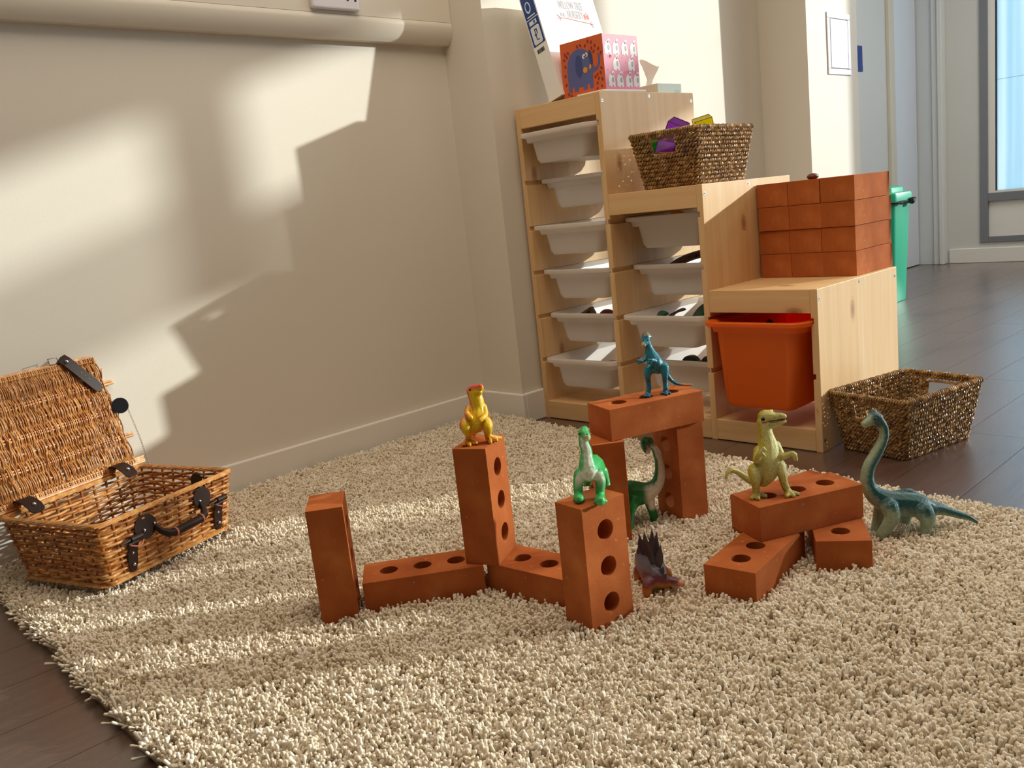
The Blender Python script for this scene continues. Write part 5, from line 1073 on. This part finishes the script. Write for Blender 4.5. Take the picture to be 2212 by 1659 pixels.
    hp = D['chains'][3][5]; p = np.array(hp[:3])-nR*.024-nU*.008; q = (1-ss(dist(co, p), .006, .009))*.8; col = col*(1-q)+LC('#3A342E')*q
    a, b = np.array(D['chains'][1][0][:3]), np.array(D['chains'][1][3][:3]); up = np.array(D['chains'][0][2][:3]); mz = (np.array(D['chains'][0][3][:3])+b)/2
    m0 = a+nR*-.004+nU*.002; m1 = (np.array(D['chains'][0][4][:3])+np.array(D['chains'][1][4][:3]))/2
    L = m1-m0; tt = np.clip(((co-m0)@L)/(L@L), 0, 1); dl = np.abs((co-(m0+tt[:, None]*L))@nU); q = (1-ss(dl, .0008, .0022))*ss(nr@nT, .1, .4)*ss(tt, .02, .08)*(1-ss(dist(co, m0), .05, .055)); red = 1-ss(tt, .3, .42)
    col = col*(1-q)+(LC('#A8524A')*red+LC('#4A3A20')*(1-red))*q
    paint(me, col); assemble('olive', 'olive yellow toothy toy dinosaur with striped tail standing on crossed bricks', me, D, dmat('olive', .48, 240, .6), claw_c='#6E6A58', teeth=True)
    # big teal long neck at the right
    me, co, nr, D = dino_body('teal_long', .0014, floor=False)
    sp = np.array([c for c in catmull(D['chains'][2], 4)]); dd = np.linalg.norm(co[:, None, :]-sp[None, :, :3], axis=2); j = dd.argmin(1); tg = np.gradient(sp[:, :3], axis=0); tg /= np.linalg.norm(tg, axis=1)[:, None]
    tR, tU = tg@nR, tg@nU; dv = (-tU)[:, None]*nR+tR[:, None]*nU; dv /= np.linalg.norm(dv, axis=1)[:, None]
    rel = co-sp[j, :3]; dor = (rel*dv[j]).sum(1)/np.maximum(sp[j, 3], .004); k = ss(dor+.22*noise3(co, 300, 10), -.75, .15)
    col = LC('#93A68E')*(1-k)+LC('#1B5558')*k; st = ss(noise3(co*np.array([1, 1, .4]), 700, 11), .2, .5)*.45*k; col = col*(1-st)+LC('#0B3438')*st
    hd = D['chains'][0]; q = (1-ss(dist(co, hd[0]), .013, .021))*.92; col = col*(1-q)+LC('#17484C')*q; q = 1-ss(dist(co, hd[3]), .005, .010); col = col*(1-q)+LC('#9AA890')*q
    paint(me, col); assemble('teal_long', 'large dark teal long neck dinosaur standing right of the crossed bricks', me, D, dmat('teal_long', .38, 200, .5), eye_c='#123A3C')
    # plated one
    me, co, nr, D = dino_body('stego', .0012, floor=False)
    z = co[:, 2]+.004*noise3(co, 180, 12)+.010*(nr@nU); up_ = ss(z, .030, .055); mid = ss(z, .016, .034)
    col = LC('#B8741E')*(1-mid)+LC('#6E2436')*mid; col = col*(1-up_)+LC('#4A4250')*up_
    sp_ = ss(noise3(co, 900, 13), .42, .5)*up_*.8; col = col*(1-sp_)+LC('#17141C')*sp_
    q = 1-ss(dist(co, D['chains'][0][4]), .006, .010); col = col*(1-q)+LC('#C88A70')*q
    paint(me, col); t, bv = assemble('stego', 'dark purple plated dinosaur on the rug in front of the bridge', me, D, dmat('stego', .42, 220, .6))
    for a, b in D['extra']:
        A, Bv = Vector(a[:3]), Vector(b[:3]); h_ = bv.find_nearest(A); A = h_[0]-h_[1]*.003; ax = (Bv-A); L = ax.length; ax.normalize()
        wdir = (RIGHT*.75+TOW*.45); wdir = (wdir-ax*wdir.dot(ax)).normalized(); nn = ax.cross(wdir); mb = MB(); w = max(a[3], b[3])*1.45; N = 8
        for i in range(N+1):
            u = i/N; ww = w*(.55+.75*math.sin(PI*min(u*1.25, 1)*.8))*(1-u**2.2) if i < N else .0003; th = .0022*(1-u)+.0005; c = A+ax*L*u
            mb.v += [tuple(c+wdir*ww), tuple(c+nn*th), tuple(c-wdir*ww), tuple(c-nn*th)]
        for i in range(N):
            for k in range(4): mb.f.append((i*4+k, i*4+(k+1) % 4, (i+1)*4+(k+1) % 4, (i+1)*4+k))
        mb.f += [(3, 2, 1, 0), tuple(N*4+k for k in range(4))]
        obj('plate', mb, mat('#34323E', .4), t, smooth=True)
dinos()
